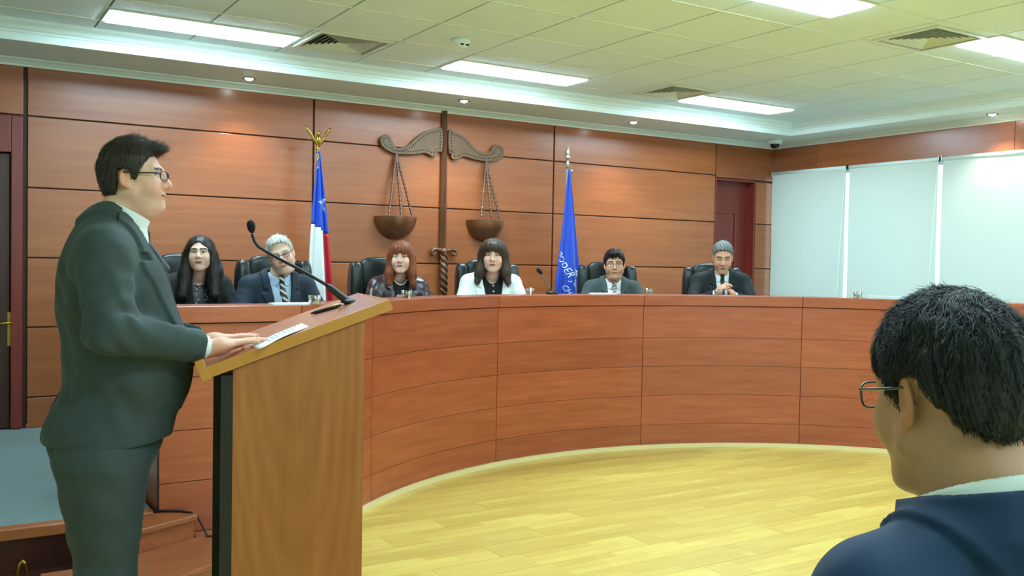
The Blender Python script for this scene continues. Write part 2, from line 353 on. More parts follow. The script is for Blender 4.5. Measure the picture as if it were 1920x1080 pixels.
# ------------------------------------------------------------------ ceiling: grid tiles
ce = struct(MB().box(XL, SX, YF, SY, CZ+.02, CZ+.06).box(XL, SX, YF, 2.26, CZ, CZ+.02).box(XL, -.92, 2.26, SY, CZ, CZ+.02), 'ceiling', tile_m)
gx = [.914+.6108*n for n in range(-3, 12)]; gy = [6.552-.6135*n for n in range(0, 8)]
gx = [q for q in gx if q < 7.6]+[7.66]; gyy = [6.83]+gy
LX = [(.914, 2.135), (3.353, 4.575), (5.80, 7.02)]
LY = [(6.205, 6.55), (3.47, 3.81)]
lights = [(LX[0], LY[0]), (LX[1], LY[0]), (LX[2], LY[0]), (LX[1], LY[1]), (LX[2], LY[1]), (LX[0], LY[1])]
vents = [(2.18, 2.72, 5.99, 6.53), (5.27, 5.81, 5.99, 6.53), (5.27, 5.81, 3.56, 4.06)]
def cuts(x0, x1, y0, y1):                      # tile rectangle minus lights and vents (only splits along y or x)
    rects = [(x0, x1, y0, y1)]
    for hx0, hx1, hy0, hy1 in [(l[0][0], l[0][1], l[1][0], l[1][1]) for l in lights]+vents:
        out = []
        for a, b_, c_, d_ in rects:
            if hx0 >= b_-.01 or hx1 <= a+.01 or hy0 >= d_-.01 or hy1 <= c_+.01: out.append((a, b_, c_, d_)); continue
            if hy0 > c_+.02: out.append((a, b_, c_, hy0))
            if hy1 < d_-.02: out.append((a, b_, hy1, d_))
            m0, m1 = max(c_, hy0), min(d_, hy1)
            if hx0 > a+.02: out.append((a, hx0, m0, m1))
            if hx1 < b_-.02: out.append((hx1, b_, m0, m1))
        rects = out
    return rects
for i in range(len(gx)-1):
    for k in range(len(gyy)-1):
        for r in cuts(gx[i], gx[i+1], gyy[k+1], gyy[k]):
            me = MB().box(-(r[1]-r[0])/2+.006, (r[1]-r[0])/2-.006, -(r[3]-r[2])/2+.006, (r[3]-r[2])/2-.006, -.002, .014).mesh('ceiling_tile')
            o = link('ceiling_tile', me, tile_m, ce); o.location = ((r[0]+r[1])/2, (r[2]+r[3])/2, CZ)
for yv in gy:
    part(MB().box(gx[0], gx[-1], yv-.006, yv+.006, CZ-.006, CZ+.004), 'tee_runner', tbar, ce)
for xv in gx[:-1]:
    part(MB().box(xv-.005, xv+.005, gyy[-1], 6.83, CZ+.008, CZ+.018), 'tee_runner', dark, ce)

def emit_mat(name, col, s):
    m, nt, b = nodes_of(name); b.inputs['Base Color'].default_value = (1, 1, 1, 1); b.inputs['Emission Color'].default_value = col; b.inputs['Emission Strength'].default_value = s; return m
lamp_m = emit_mat('lamp diffuser', (0.70, 1.0, 1.20, 1), LAMP)
LN = ['fluorescent ceiling panel light at upper left above the standing speaker', 'fluorescent ceiling panel light in the middle above the carved scales', 'fluorescent ceiling panel light nearest the room corner and dome camera', 'fluorescent ceiling panel light cut off by the top edge of the picture', 'large fluorescent ceiling panel light at the right edge beside a vent', 'fluorescent ceiling panel light out of view over the speaker']
def panel_light(x0, x1, y0, y1, label):
    t = thing('ceiling_light', label, 'ceiling light', ((x0+x1)/2, (y0+y1)/2, CZ), group='fluorescent ceiling panels')
    hx, hy = (x1-x0)/2, (y1-y0)/2; f = MB()
    for q in ((-hx, -hx+.025, -hy, hy), (hx-.025, hx, -hy, hy), (-hx+.025, hx-.025, -hy, -hy+.022), (-hx+.025, hx-.025, hy-.022, hy)): f.box(*q, -.012, .03)
    part(f, 'frame', tbar, t, bevel=.003)
    part(MB().box(-hx+.025, hx-.025, -hy+.022, hy-.022, -.020, .004), 'diffuser', lamp_m, t)
for (lx, ly), lb in zip(lights, LN): panel_light(lx[0], lx[1], ly[0], ly[1], lb)
for iy, yy in enumerate((.74, -1.99)):
    for ix, lx in enumerate(LX): panel_light(lx[0], lx[1], yy, yy+.34, 'fluorescent ceiling panel light behind the camera, %s of the %s row' % (['leftmost', 'middle one', 'rightmost'][ix], ['nearer', 'farther'][iy]))

def vent(x0, x1, y0, y1, label):
    t = thing('ceiling_vent', label, 'vent', ((x0+x1)/2, (y0+y1)/2, CZ), group='square ceiling vents')
    hx, hy = (x1-x0)/2, (y1-y0)/2; f = MB()
    for q in ((-hx, -hx+.03, -hy, hy), (hx-.03, hx, -hy, hy), (-hx+.03, hx-.03, -hy, -hy+.03), (-hx+.03, hx-.03, hy-.03, hy)): f.box(*q, -.012, .01)
    part(f, 'frame', tbar, t, bevel=.003)
    part(MB().box(-hx+.02, hx-.02, -hy+.02, hy-.02, .012, .018), 'duct', dark, t)
    for k in range(6):                          # four-way louvres: concentric tilted blades
        s = .08+.14*k
        for rot in range(4):
            a0, a1 = 1-s, 1-s-.07
            if a0 < .06: continue
            L_ = (hx-.035)
            mb = MB().add([(-a0*L_, -a0*L_, -.006), (a0*L_, -a0*L_, -.006), (a1*L_, -a1*L_, .012), (-a1*L_, -a1*L_, .012),
                           (-a0*L_, -a0*L_, -.004), (a0*L_, -a0*L_, -.004), (a1*L_, -a1*L_, .014), (-a1*L_, -a1*L_, .014)],
                          [(0, 1, 2, 3), (7, 6, 5, 4), (0, 4, 5, 1), (2, 6, 7, 3), (0, 3, 7, 4), (1, 5, 6, 2)])
            mb.xf(Matrix.Rotation(rot*PI/2, 4, 'Z') @ Matrix.Diagonal((1, 1, 1, 1)))
            mb.xf(Matrix.Diagonal((1, (hy-.035)/(hx-.035), 1, 1)))
            part(mb, 'louvre', tbar, t)
VN = ['square louvred ceiling vent right of the upper left light panel', 'square louvred ceiling vent partly hidden by the corner light panel', 'square louvred ceiling vent beside the large light panel at right']
for v, lb in zip(vents, VN): vent(*v, lb)
# smoke detector, dome camera, downlights
sp = onz(866, 72, CZ)
t = thing('smoke_detector', 'small round white smoke detector on the ceiling tiles', 'smoke detector', (sp[0], sp[1], CZ-.004))
part(MB().lathe([(0, 0), (.052, 0), (.056, -.012), (.056, -.022), (.05, -.03), (0, -.03)], n=28), 'base', white_p, t, smooth=True)
part(MB().lathe([(.046, -.03), (.044, -.048), (.03, -.058), (0, -.06)], n=28), 'sensor_cap', white_p, t, smooth=True)
part(MB().box(-.03, -.008, -.047, -.04, -.05, -.04).box(.008, .03, -.047, -.04, -.05, -.04), 'slot', dark, t)
t = thing('dome_camera', 'white dome security camera in the ceiling corner', 'security camera', (7.86, 7.24, SZ))
part(MB().lathe([(0, 0), (.075, 0), (.078, -.02), (.07, -.045), (0, -.045)], n=28), 'housing', white_p, t, smooth=True)
part(MB().lathe([(.05, -.045), (.048, -.065), (.036, -.085), (.018, -.095), (0, -.097)], n=28), 'dome', plain('smoked dome', srgb(16,18,20), .08), t, smooth=True)
bulb_m = emit_mat('downlight bulb', (.92, 1, .98, 1), 30)
DL = [(467, 146), (870, 188), (1188, 228), (1861, 213)]
DN = ['recessed round downlight in the soffit left of the flag with a bird finial', 'recessed round downlight in the soffit above the carved scales', 'recessed round downlight in the soffit right of the blue flag', 'recessed round downlight in the soffit above the window blinds']
for p, lb in zip(DL, DN):
    q = onz(*p, SZ)
    t = thing('downlight', lb, 'downlight', (q[0], q[1], SZ), group='recessed downlights')
    part(MB().lathe([(.034, -.001), (.05, -.001), (.052, -.006), (.048, -.01), (.036, -.008), (.032, -.001)], n=24), 'trim_ring', chrome, t, smooth=True)
    part(MB().lathe([(.033, -.004), (.026, -.014), (.012, -.02), (0, -.021)], n=20), 'bulb', bulb_m, t, smooth=True)
    ld = bpy.data.lights.new('downlight_beam', 'SPOT'); ld.energy = SPOT; ld.spot_size = 1.9; ld.spot_blend = .7; ld.shadow_soft_size = .03; ld.color = (1, .93, .8)
    lo = bpy.data.objects.new('downlight_beam', ld); COL.objects.link(lo); lo.parent = t; lo.location = (0, 0, -.03)
# ------------------------------------------------------------------ curved bench
def arc_slab(a0, a1, r0, r1, z0, z1, n=8):
    inn = [bp(a0+(a1-a0)*i/n, r0) for i in range(n+1)]; out = [bp(a0+(a1-a0)*i/n, r1) for i in range(n+1)]
    return MB().prism(inn+out[::-1], z0, z1)
def seg_slab(p, q, t, z0, z1, off=0.):         # straight slab from p to q, front face on the line, thickness t to the left-hand side
    d_ = (Vector(q)-Vector(p)).normalized(); n_ = Vector((d_.y, -d_.x)); P = [Vector(p)+n_*off, Vector(q)+n_*off, Vector(q)+n_*(off+t), Vector(p)+n_*(off+t)]
    return MB().prism([tuple(x) for x in P], z0, z1)
BJ = [.012, .190, .426, .663, .895, 1.152]; BA = [133.2, 129.1, 103.2, 77.6, 52.6, 27.0, 1.5]
LZ = 1.24
bench = thing('judges_bench', 'long curved reddish wooden bench the seated panel sits behind', 'bench', (*bp(90), 0))
def W(mb, name, mat, parent, **k): return part(mb, name, mat, parent, world=True, **k)
for i in range(6):
    for k in range(5):
        a0, a1 = BA[i]-.045, BA[i+1]+.045
        W(arc_slab(a0, a1, 0, .016, BJ[k]+.0013, BJ[k+1]-.0013, 3 if i == 0 else 12), 'panel', bench_w, bench)
    W(arc_slab(BA[i]-.03, BA[i+1]+.03, -.014, .22, 1.156, LZ, 3 if i == 0 else 12), 'ledge', bench_w, bench, bevel=.004)
W(arc_slab(133.2, 1.5, .0165, .06, 0, 1.155, 60), 'carcass', groove, bench)
W(arc_slab(133.2, 1.5, .06, .46, 1.05, 1.08, 60), 'worktop', bench_w, bench)
W(arc_slab(133.2, 1.5, -.026, -.001, 0, .03, 70), 'base_trim', plain('pale trim', srgb(222,206,150), .4), bench, label='pale wooden base trim')
K = [(.95, 4.8), (1.66, 4.8), (1.86, 4.905), bp(133.25)]; WJ = [.012, .10, .36, .62, .885, 1.152]
for i in range(3):
    for k in range(5): W(seg_slab(K[i+1], K[i], .016, WJ[k]+.002, WJ[k+1]-.002) if False else seg_slab(K[i], K[i+1], -.016, WJ[k]+.002, WJ[k+1]-.002), 'panel', bench_w, bench)
    W(seg_slab(K[i], K[i+1], -.045, 0, 1.155, -.0165), 'carcass', groove, bench)
    W(seg_slab(K[i], K[i+1], -.24, 1.156, LZ, .014), 'ledge', bench_w, bench, bevel=.004)
W(MB().box(.95, .98, 4.865, 5.7, 0, 1.155), 'end_panel', bench_w, bench)
W(MB().prism([(.985, 5.05), (1.62, 5.05), bp(133.3, .20), bp(133.3, .46), (1.50, 5.45), (.985, 5.45)], 1.05, 1.08), 'worktop', bench_w, bench)

# ------------------------------------------------------------------ carved scales of justice on the wall
WY = YB-.018
def wp(x, y, yy=WY-.03): return ony(x, y, yy)
def c5(x, y): return wp(640+x*.27778, 180+y*.27778)
sc = thing('scales_of_justice', 'large carved wooden scales of justice with upright sword on the panelled wall', 'wall sculpture', wp(831, 540))
def smooth_outline(P, n=6):
    out = []
    m = len(P)
    for i in range(m):
        p0, p1, p2, p3 = [np.array(P[(i+k-1) % m], float) for k in range(4)]
        for s in range(n):
            t = s/n; out.append(tuple(.5*(2*p1+(p2-p0)*t+(2*p0-5*p1+4*p2-p3)*t*t+(3*p1-p0-3*p2+p3)*t**3)))
    return out
Lb = [(678,222),(620,224),(560,242),(500,285),(455,328),(400,350),(362,345),(345,315),(325,272),(290,262),(262,285),(262,318),(285,352),(330,380),(380,393),(480,396),(555,386),(590,398),(615,412),(640,402),(648,378),(678,368)]
Rb = [(722,236),(765,242),(825,272),(880,330),(925,368),(970,382),(1005,375),(1018,345),(1045,328),(1082,340),(1096,375),(1082,415),(1040,438),(970,442),(890,428),(822,408),(795,422),(758,432),(738,414),(740,388),(722,380)]
dots_m = plain('dark studs', srgb(34,22,14), .5)
beam_m = plain('carved beam', srgb(112,82,54), .5, noise=.3, nscale=30, bump=1.0, bscale=55)
for P in (Lb, Rb):
    S = smooth_outline(P, 4); w3 = [c5(*p) for p in S]; o2 = [(p[0], p[2]) for p in w3]
    be = W(MB().prism(o2, WY-.045, WY-.012, 'y'), 'beam_arm', beam_m, sc, bevel=.006)
    c0 = np.mean(np.array(o2), axis=0); A = np.array(o2); nxt = np.roll(A, -1, 0); prv = np.roll(A, 1, 0); tn = nxt-prv; tn /= np.linalg.norm(tn, axis=1)[:, None]+1e-9
    area = np.sum(A[:, 0]*nxt[:, 1]-nxt[:, 0]*A[:, 1]); nr = np.c_[-tn[:, 1], tn[:, 0]]*(1 if area > 0 else -1)
    ins = A+nr*.028; seg = np.linalg.norm(np.roll(ins, -1, 0)-ins, axis=1); tot = seg.sum(); mb = MB(); n = int(tot/.026); cum = np.r_[0, np.cumsum(seg)]
    for k in range(n):
        s = k*tot/n; i = int(np.searchsorted(cum, s, 'right')-1) % len(ins); f_ = (s-cum[i])/max(seg[i], 1e-6); q = ins[i]*(1-f_)+ins[(i+1) % len(ins)]*f_
        mb.lathe([(0, .004), (.006, .003), (.0075, 0)], n=6); base = len(mb.v)-18
        for z in range(base, len(mb.v)):
            vx, vy, vz = mb.v[z]; mb.v[z] = (q[0]+vx, WY-.045-vz, q[1]+vy)
    W(mb, 'stud_row', dots_m, be, kind='stuff', label='row of small dark studs along the rim')
top, gd = wp(834, 196), wp(831, 470); hw = .036
bl = MB()
zt, zb, xc = 2.835, gd[2], gd[0]
vs = []
for z, s in ((zb, 1.), (zb+.25, .98), (zt-.2, .84), (zt, .8)):
    vs += [(xc-hw*s, WY-.02, z), (xc-hw*.35*s, WY-.05, z), (xc, WY-.066, z), (xc+hw*.35*s, WY-.05, z), (xc+hw*s, WY-.02, z), (xc, WY-.006, z)]
fs = [(i*6+k, i*6+(k+1) % 6, (i+1)*6+(k+1) % 6, (i+1)*6+k) for i in range(3) for k in range(6)]+[tuple(range(6)), tuple(range(18, 24))]
W(bl.add(vs, fs), 'sword_blade', sculpt_w, sc)
g = MB()
for s in (-1, 1):
    pth = [(xc+s*q, WY-.045, gd[2]+zz) for q, zz in ((0, .0), (.04, .004), (.08, .012), (.11, .008), (.125, -.014), (.117, -.036), (.098, -.038), (.09, -.022), (.1, -.012))]
    g.tube(pth, [.022, .022, .019, .017, .016, .015, .013, .011, .008], 10)
g.ball((xc, WY-.055, gd[2]-.004), (.04, .028, .032))
W(g, 'sword_guard', sculpt_w, sc, smooth=True)
hz_ = gd[2]-.02; tw = MB()
tw.tube([(xc, WY-.045, hz_-.5), (xc, WY-.045, hz_)], .027, 14)
for ph in (0, 1, 2):
    tw.tube([(xc+.03*math.cos(a+ph*2*PI/3), WY-.047+.03*math.sin(a+ph*2*PI/3), hz_-.5*i/60) for i, a in enumerate(np.linspace(0, 18, 61))], .0105, 6)
tw.ball((xc, WY-.045, hz_-.53), .04)
W(tw, 'sword_grip', sculpt_w, sc, smooth=True)
for (r0, r1, rz, bot, hang, rims) in (((704, 405), (780, 408), 406, 449, (743, 287), ((721, 404), (743, 404), (766, 405))), ((877, 413), (942, 414), 413, 453, (911, 302), ((893, 411), (911.5, 412), (930, 412)))):
    a, b_, bo = wp(*r0), wp(*r1), wp((r0[0]+r1[0])/2, bot); rad = (b_[0]-a[0])/2; cx_ = (a[0]+b_[0])/2; zc = (a[2]+b_[2])/2; dp = zc-bo[2]
    prof = [(rad*math.cos(t), -dp*math.sin(t)) for t in np.linspace(0, PI/2, 12)]
    bw_ = MB().lathe(prof+[(0, -dp+.02)]+[((rad-.014)*math.cos(t), -(dp-.02)*math.sin(t)) for t in np.linspace(PI/2, 0, 10)]+[(rad, 0)], (cx_, WY-.004, zc), 24, PI, 2*PI)
    W(bw_, 'scale_pan', sculpt_w, sc, smooth=True)
    h_ = wp(*hang)
    for rr in rims:
        e = wp(*rr); dep = .55*math.sqrt(max(0, rad**2-(e[0]-cx_)**2)); n = 46; mb = MB()
        p0 = np.array([h_[0], WY-.035, h_[2]]); p1 = np.array([e[0], WY-.03-dep, zc-.005])
        mb.tube([tuple(p0+(p1-p0)*i/n) for i in range(n+1)], [.011+.004*math.sin(i*2.1) for i in range(n+1)], 7)
        W(mb, 'hanging_chain', sculpt_w, sc, smooth=True)

# ------------------------------------------------------------------ flags
sil = lambda name, col: plain(name, col, .42, sheen=.2)
f_blue, f_white, f_red, f_royal = sil('flag blue', srgb(20,72,190)), sil('flag white', srgb(232,236,232)), sil('flag red', srgb(190,22,40)), sil('flag royal', srgb(16,66,186))
gold = plain('gilded', srgb(176,146,64), .3, 1); gold_w = plain('pale pole', srgb(206,200,180), .3, .4)
def flag_surface(px_l, px_r, yy, amp, folds, twist=.0):
    ysamp = [p[1] for p in px_l]
    def P(u, v):
        y_ = ysamp[0]+(ysamp[-1]-ysamp[0])*v
        xl = np.interp(y_, ysamp, [p[0] for p in px_l]); xr = np.interp(y_, [p[1] for p in px_r], [p[0] for p in px_r])
        a, b2 = ony(xl, y_, yy), ony(xr, y_, yy); c = a+(b2-a)*u
        wv = amp*(.25+.75*v)
        c = c+np.array([0, -wv*math.sin(folds*2*PI*u+.8+.6*v)-.10*v*math.sin(PI*u), 0])
        return tuple(c)
    return P
def flag_cloth(P, regions, parent, zero):
    nu, nv = 61, 60
    for name, mat, test in regions:
        mb = MB(); idx = {}
        for j in range(nv):
            for i in range(nu):
                if test((i+.5)/nu, (j+.5)/nv):
                    ids = []
                    for di, dj in ((0, 0), (1, 0), (1, 1), (0, 1)):
                        k = (i+di, j+dj)
                        if k not in idx: idx[k] = len(mb.v); mb.v.append(P(k[0]/nu, k[1]/nv))
                        ids.append(idx[k])
                    mb.f.append(tuple(ids))
        o = W(mb, name, mat, parent, smooth=True)
        so_ = o.modifiers.new('thickness', 'SOLIDIFY'); so_.thickness = .004; so_.offset = -1
        # solidify away from the viewer
    return
def on_flag(mb2d, P, mat, name, parent, off=.006):  # 2D verts in (u, v) of the cloth
    mb = MB(); mb.f = mb2d.f
    for (a, b_, _) in mb2d.v:
        p = Vector(P(a, b_)); e = 1e-3
        n_ = (Vector(P(a+e, b_))-p).cross(Vector(P(a, b_+e))-p).normalized()
        if n_.y > 0: n_ = -n_
        mb.v.append(tuple(p+n_*off))
    return W(mb, name, mat, parent)
FY = 7.22
pt = ony(598, 290, FY)
fg = thing('national_flag', 'blue, white and red flag with white star under a gilded bird finial', 'flag', (pt[0], FY+.02, PZ))
P1 = flag_surface([(595, 284), (590, 340), (584, 400), (579, 470), (576, 540), (576, 640)], [(599, 284), (605, 340), (611, 400), (617, 470), (623, 540), (630, 640)], FY, .035, 2.2)
bnd = lambda u: .375+.07*u if u < .75 else .43
flag_cloth(P1, [('blue_canton', f_blue, lambda u, v: v < bnd(u)), ('white_field', f_white, lambda u, v: v >= bnd(u) and u < .60-.06*v), ('red_field', f_red, lambda u, v: v >= bnd(u) and u >= .60-.06*v)], fg, None)
su, sv, ru, rv = .70, .275, .30, .062
def in_star(u, v):
    a, b2 = (u-su)/ru, (sv-v)/rv; r = math.hypot(a, b2); t = (math.atan2(a, b2)+.15) % (2*PI/5); t = abs(t-PI/5)  # t = PI/5 at the tips
    k = PI/5-t; return r < .40/(math.cos(PI/5-k)+1e-9)*1.0/(1+.0*k) if False else r*(math.cos(k)+ (1/.40-math.cos(PI/5))/math.sin(PI/5)*math.sin(k)) < 1
star = MB()
for j in range(44):
    for i in range(44):
        u0, v0, du, dv = su-ru+2*ru*i/44, sv-rv+2*rv*j/44, 2*ru/44, 2*rv/44
        if u0+du < .985 and in_star(u0+du/2, v0+dv/2): star.add([(u0, v0, 0), (u0+du, v0, 0), (u0+du, v0+dv, 0), (u0, v0+dv, 0)], [(0, 1, 2, 3)])
on_flag(star, P1, f_white, 'star', fg, .004)
W(MB().tube([(pt[0]+.008, FY+.02, PZ+.02), (pt[0], FY+.02, ony(598, 282, FY)[2])], .014, 12), 'pole', gold_w, fg, smooth=True)
W(MB().lathe([(0, .03), (.02, .03), (.06, .015), (.16, .004), (.165, 0), (0, 0)], (pt[0]+.008, FY+.02, PZ), 24), 'pole_base', gold, fg, smooth=True)
zf = ony(598, 282, FY)[2]; b0 = (pt[0], FY+.02)
fin = MB().lathe([(.0, -.03), (.018, -.02), (.012, 0), (.024, .012), (.012, .024), (.016, .05), (0, .055)], (*b0, zf), 14)
fin.ball((b0[0], b0[1], zf+.085), (.022, .02, .042)); fin.tube([(b0[0], b0[1], zf+.11), (b0[0]+.004, b0[1], zf+.14), (b0[0]+.016, b0[1]-.004, zf+.155), (b0[0]+.03, b0[1]-.006, zf+.15)], [.014, .012, .012, .004], 8)
W(fin, 'finial', gold, fg, smooth=True)
for s in (-1, 1):
    wv = MB().grid(lambda u, v: (b0[0]+s*(.012+.10*u**.8-.01*v), b0[1]+.01*math.sin(3*u)-.012*(.5-abs(v-.5)), zf+.075+.115*u-.05*v*(1-.6*u)+(.012*math.sin(u*18)*v)+.02*math.sin(PI*u)), 16, 6)
    o = W(wv, 'wing', gold, fg, smooth=True); sm = o.modifiers.new('thickness', 'SOLIDIFY'); sm.thickness = .008
W(MB().tube([tuple(np.array((b0[0]-.012+.006*math.sin(i), b0[1]-.03, zf-.03-.012*i))) for i in range(12)], .007, 6), 'cord', gold, fg, smooth=True)

FY2 = 7.20
pt = ony(1066, 330, FY2)
fg2 = thing('institution_flag', 'royal blue flag with white lettering on a pole with a silver spear tip', 'flag', (pt[0], FY2+.02, PZ))
P2 = flag_surface([(1065, 318), (1061, 350), (1055, 410), (1047, 470), (1039, 530), (1035, 640)], [(1069, 318), (1072, 350), (1077, 410), (1082, 470), (1087, 530), (1092, 640)], FY2, .03, 1.9)
flag_cloth(P2, [('cloth', f_royal, lambda u, v: True)], fg2, None)
W(MB().tube([(pt[0]+.008, FY2+.02, PZ+.02), (pt[0], FY2+.02, ony(1066, 308, FY2)[2])], .013, 12), 'pole', gold_w, fg2, smooth=True)
W(MB().lathe([(0, .03), (.02, .03), (.06, .015), (.16, .004), (.165, 0), (0, 0)], (pt[0]+.008, FY2+.02, PZ), 24), 'pole_base', gold, fg2, smooth=True)
silver = plain('silver finial', srgb(206,212,206), .25, .9)
zf = ony(1066, 310, FY2)[2]
W(MB().lathe([(0, -.03), (.016, -.03), (.012, 0), (.024, .01), (.012, .03), (.012, .055), (.026, .065), (.028, .08), (.016, .09), (.026, .1), (.012, .15), (0, .2)], (pt[0], FY2+.02, zf), 12), 'spear_tip', silver, fg2, smooth=True)
W(MB().ball((pt[0]+.03, FY2+.0, zf-.05), .016), 'cord_knob', silver, fg2, smooth=True)
def text_2d(body, size, shear=0.):
    cu = bpy.data.curves.new('lettering', 'FONT'); cu.body = body; cu.size = size; cu.resolution_u = 3; cu.space_character = 1.08
    o = bpy.data.objects.new('lettering_tmp', cu); COL.objects.link(o)
    dg = bpy.context.evaluated_depsgraph_get(); me = bpy.data.meshes.new_from_object(o.evaluated_get(dg))
    bm = bmesh.new(); bm.from_mesh(me); bmesh.ops.triangulate(bm, faces=bm.faces)
    for _ in range(1): bmesh.ops.subdivide_edges(bm, edges=[e for e in bm.edges if e.calc_length() > size*.35], cuts=1)
    bmesh.ops.triangulate(bm, faces=bm.faces)
    mb = MB(); bm.verts.ensure_lookup_table(); mb.v = [tuple(v.co) for v in bm.verts]; mb.f = [tuple(v.index for v in f.verts) for f in bm.faces]; bm.free()
    bpy.data.objects.remove(o); bpy.data.curves.remove(cu); bpy.data.meshes.remove(me); return mb
def px_uv(x, y):                                # pixel on the blue flag -> (u, v)
    v = (y-318)/(640-318); l = np.interp(y, [318,350,410,470,530,640], [1065,1061,1055,1047,1039,1035]); r = np.interp(y, [318,350,410,470,530,640], [1069,1072,1077,1082,1087,1092])
    return ((x-l)/(r-l), v)
def lettering(body, size, org, ang, name):
    mb = text_2d(body, size); c, s = math.cos(ang), math.sin(ang); out = MB()
    keep = []
    for (x, y, _) in mb.v:
        X, Y = org[0]+x*c+y*s, org[1]+x*s-y*c; u, v = px_uv(X, Y); out.v.append((u, v, 0)); keep.append(.01 < u < .99)
    out.f = [f for f in mb.f if all(keep[i] for i in f)]
    return on_flag(out, P2, f_white, name, fg2, .007)
lettering('PODER JUDICIAL', 15, (1039, 475), math.radians(66), 'lettering')
lettering('CHILE', 12, (1049, 537), math.radians(60), 'lettering')
for k in range(3): on_flag(MB().grid(lambda u, v: (*px_uv(1071+14*u+2*k-v*1.5, 503+5.5*k+9*u*.75+2.4*v), 0), 6, 2), P2, f_white, 'emblem_bar', fg2, .007)

# ------------------------------------------------------------------ lectern
LWd = .54; LR = math.radians(-11.5)                # board width, turn of the lectern about the vertical
A1 = atD(385, 712, 2.82)                        # near lower corner of the board
nv = np.array([-math.sin(LR), math.cos(LR), 0]) # normal of the near side plane
def lp(x, y): v = ray(x, y); return CC+v*((A1-CC) @ nv/(v @ nv))
A2 = lp(735, 581); ld_ = np.array([math.cos(LR), math.sin(LR), 0])
lz0 = A1[2]; L0 = (A2-A1) @ ld_; sl = math.atan2(A2[2]-A1[2], L0); LL = math.hypot(A2[2]-A1[2], L0)
lec = thing('lectern', 'light brown wooden lectern with sloping top in front of the speaker', 'lectern', (A1[0], A1[1], 0), LR)
LM = Matrix.Translation((A1[0], A1[1], lz0)) @ Matrix.Rotation(LR, 4, 'Z') @ Matrix.Rotation(-sl, 4, 'Y')
LB = Matrix.Translation((0, 0, lz0)) @ Matrix.Rotation(-sl, 4, 'Y')
TH = .034
part(MB().box(.016, LL, .004, LWd-.004, .004, TH).xf(LB), 'board', lect_top, lec, bevel=.003)
part(MB().box(.016, LL, 0, .004, 0, TH).box(.016, LL, LWd-.004, LWd, 0, TH).box(LL, LL+.004, 0, LWd, 0, TH).xf(LB), 'edge_band', lect_edge, lec)
part(MB().box(-.012, .016, -.002, LWd+.002, -.006, TH+.026).xf(LB), 'book_stop', lect_edge, lec, bevel=.003)
sx0, sx1 = (lp(437, 760)-A1) @ ld_, (lp(683, 800)-A1) @ ld_
def zunder(x): return lz0+x*math.tan(sl)-.003
for yy in (.012, LWd-.03):
    part(MB().prism([(sx0, .02), (sx1, .02), (sx1, zunder(sx1)), (sx0, zunder(sx0))], yy, yy+.018, 'y'), 'side_panel', lect_w, lec)
part(MB().box(sx1-.018, sx1, .03, LWd-.03, .02, zunder(sx1-.02)-.01), 'front_panel', lect_w, lec)
part(MB().box(sx0+.03, sx0+.05, .03, LWd-.03, .02, zunder(sx0)-.01), 'back_panel', black_pl, lec, label='black rear panel facing the speaker')
part(MB().box(sx0-.034, sx0-.0005, .012, .045, 0, zunder(sx0-.04)-.002).box(sx0-.034, sx0-.0005, LWd-.045, LWd-.012, 0, zunder(sx0-.04)-.002), 'upright', black_pl, lec, label='black metal uprights')
part(MB().box(sx0-.034, sx1+.01, 0, LWd, 0, .02), 'plinth', black_pl, lec)
def on_board(s, t, h=0.): return LM @ Vector((s, t, TH+h))
def board_px(x, y):                             # pixel -> (s, t) on the top surface
    v = Vector(ray(x, y)); n_ = LM.to_3x3() @ Vector((0, 0, 1)); p0 = LM @ Vector((0, 0, TH)); k = (p0-Vector(CC)).dot(n_)/v.dot(n_)
    q = LM.inverted() @ (Vector(CC)+v*k); return q.x, q.y
# sheets of paper
def sheet(corners, h, name, label, cat, grp=None):
    Q = [board_px(*c) for c in corners]; c = sum((Vector(q) for q in Q), Vector((0, 0)))/4
    t = thing(name, label, cat, on_board(c.x, c.y, h), group=grp)
    def fn(u, v):
        a = Vector(Q[0]).lerp(Vector(Q[1]), u); b2 = Vector(Q[3]).lerp(Vector(Q[2]), u); p = a.lerp(b2, v); return tuple(on_board(p.x, p.y, h+.004*math.sin(PI*u)**2+.001))
    o = W(MB().grid(fn, 10, 5), 'page', paper, t, smooth=True); m_ = o.modifiers.new('thickness', 'SOLIDIFY'); m_.thickness = .0012
    ln = MB()
    for k in range(9):
        uu = .18+.08*k; a = [fn(uu, .14), fn(uu+.012, .14), fn(uu+.012, .14+.6*(1 if k % 4 else .6)), fn(uu, .14+.6*(1 if k % 4 else .6))]
        ln.add([(p[0], p[1], p[2]+.0016) for p in a], [(0, 1, 2, 3)])
    W(ln, 'printed_line', plain('ink', srgb(120,126,124), .8) if 'ink' not in MATS else MATS['ink'], t, kind='stuff')
sheet([(470, 650), (566, 607), (579, 613), (487, 655)], .001, 'speech_sheets', 'white sheets of the speech lying on the lectern by the hands', 'paper')
# gooseneck microphone
mp_ = board_px(655, 568); mbp = on_board(*mp_, 0)
Dm = (Vector(mbp)-Vector(CC)).dot(Vector(-RC[:, 2]))
mic = thing('gooseneck_microphone', 'black gooseneck microphone rising from the lectern top', 'microphone', mbp)
mpx = [(650, 562), (612, 534), (600, 527), (560, 504), (525, 486), (497, 470), (484, 462), (477, 452), (473, 438), (471, 428)]
mpt = [atD(x, y, Dm) for x, y in mpx]
W(MB().lathe([(0, 0), (.03, 0), (.03, .006), (.018, .014), (0, .016)], tuple(mbp), 20), 'base', black_pl, mic, smooth=True)
W(MB().tube([mbp, mpt[0]+np.array([0, 0, -.004]), mpt[0]*.2+mpt[1]*.8, mpt[1]], [.018, .014, .012, .007], 12), 'stem_holder', black_pl, mic, smooth=True)
W(MB().tube(mpt[1:9], .0058, 8), 'gooseneck', black_pl, mic, smooth=True)
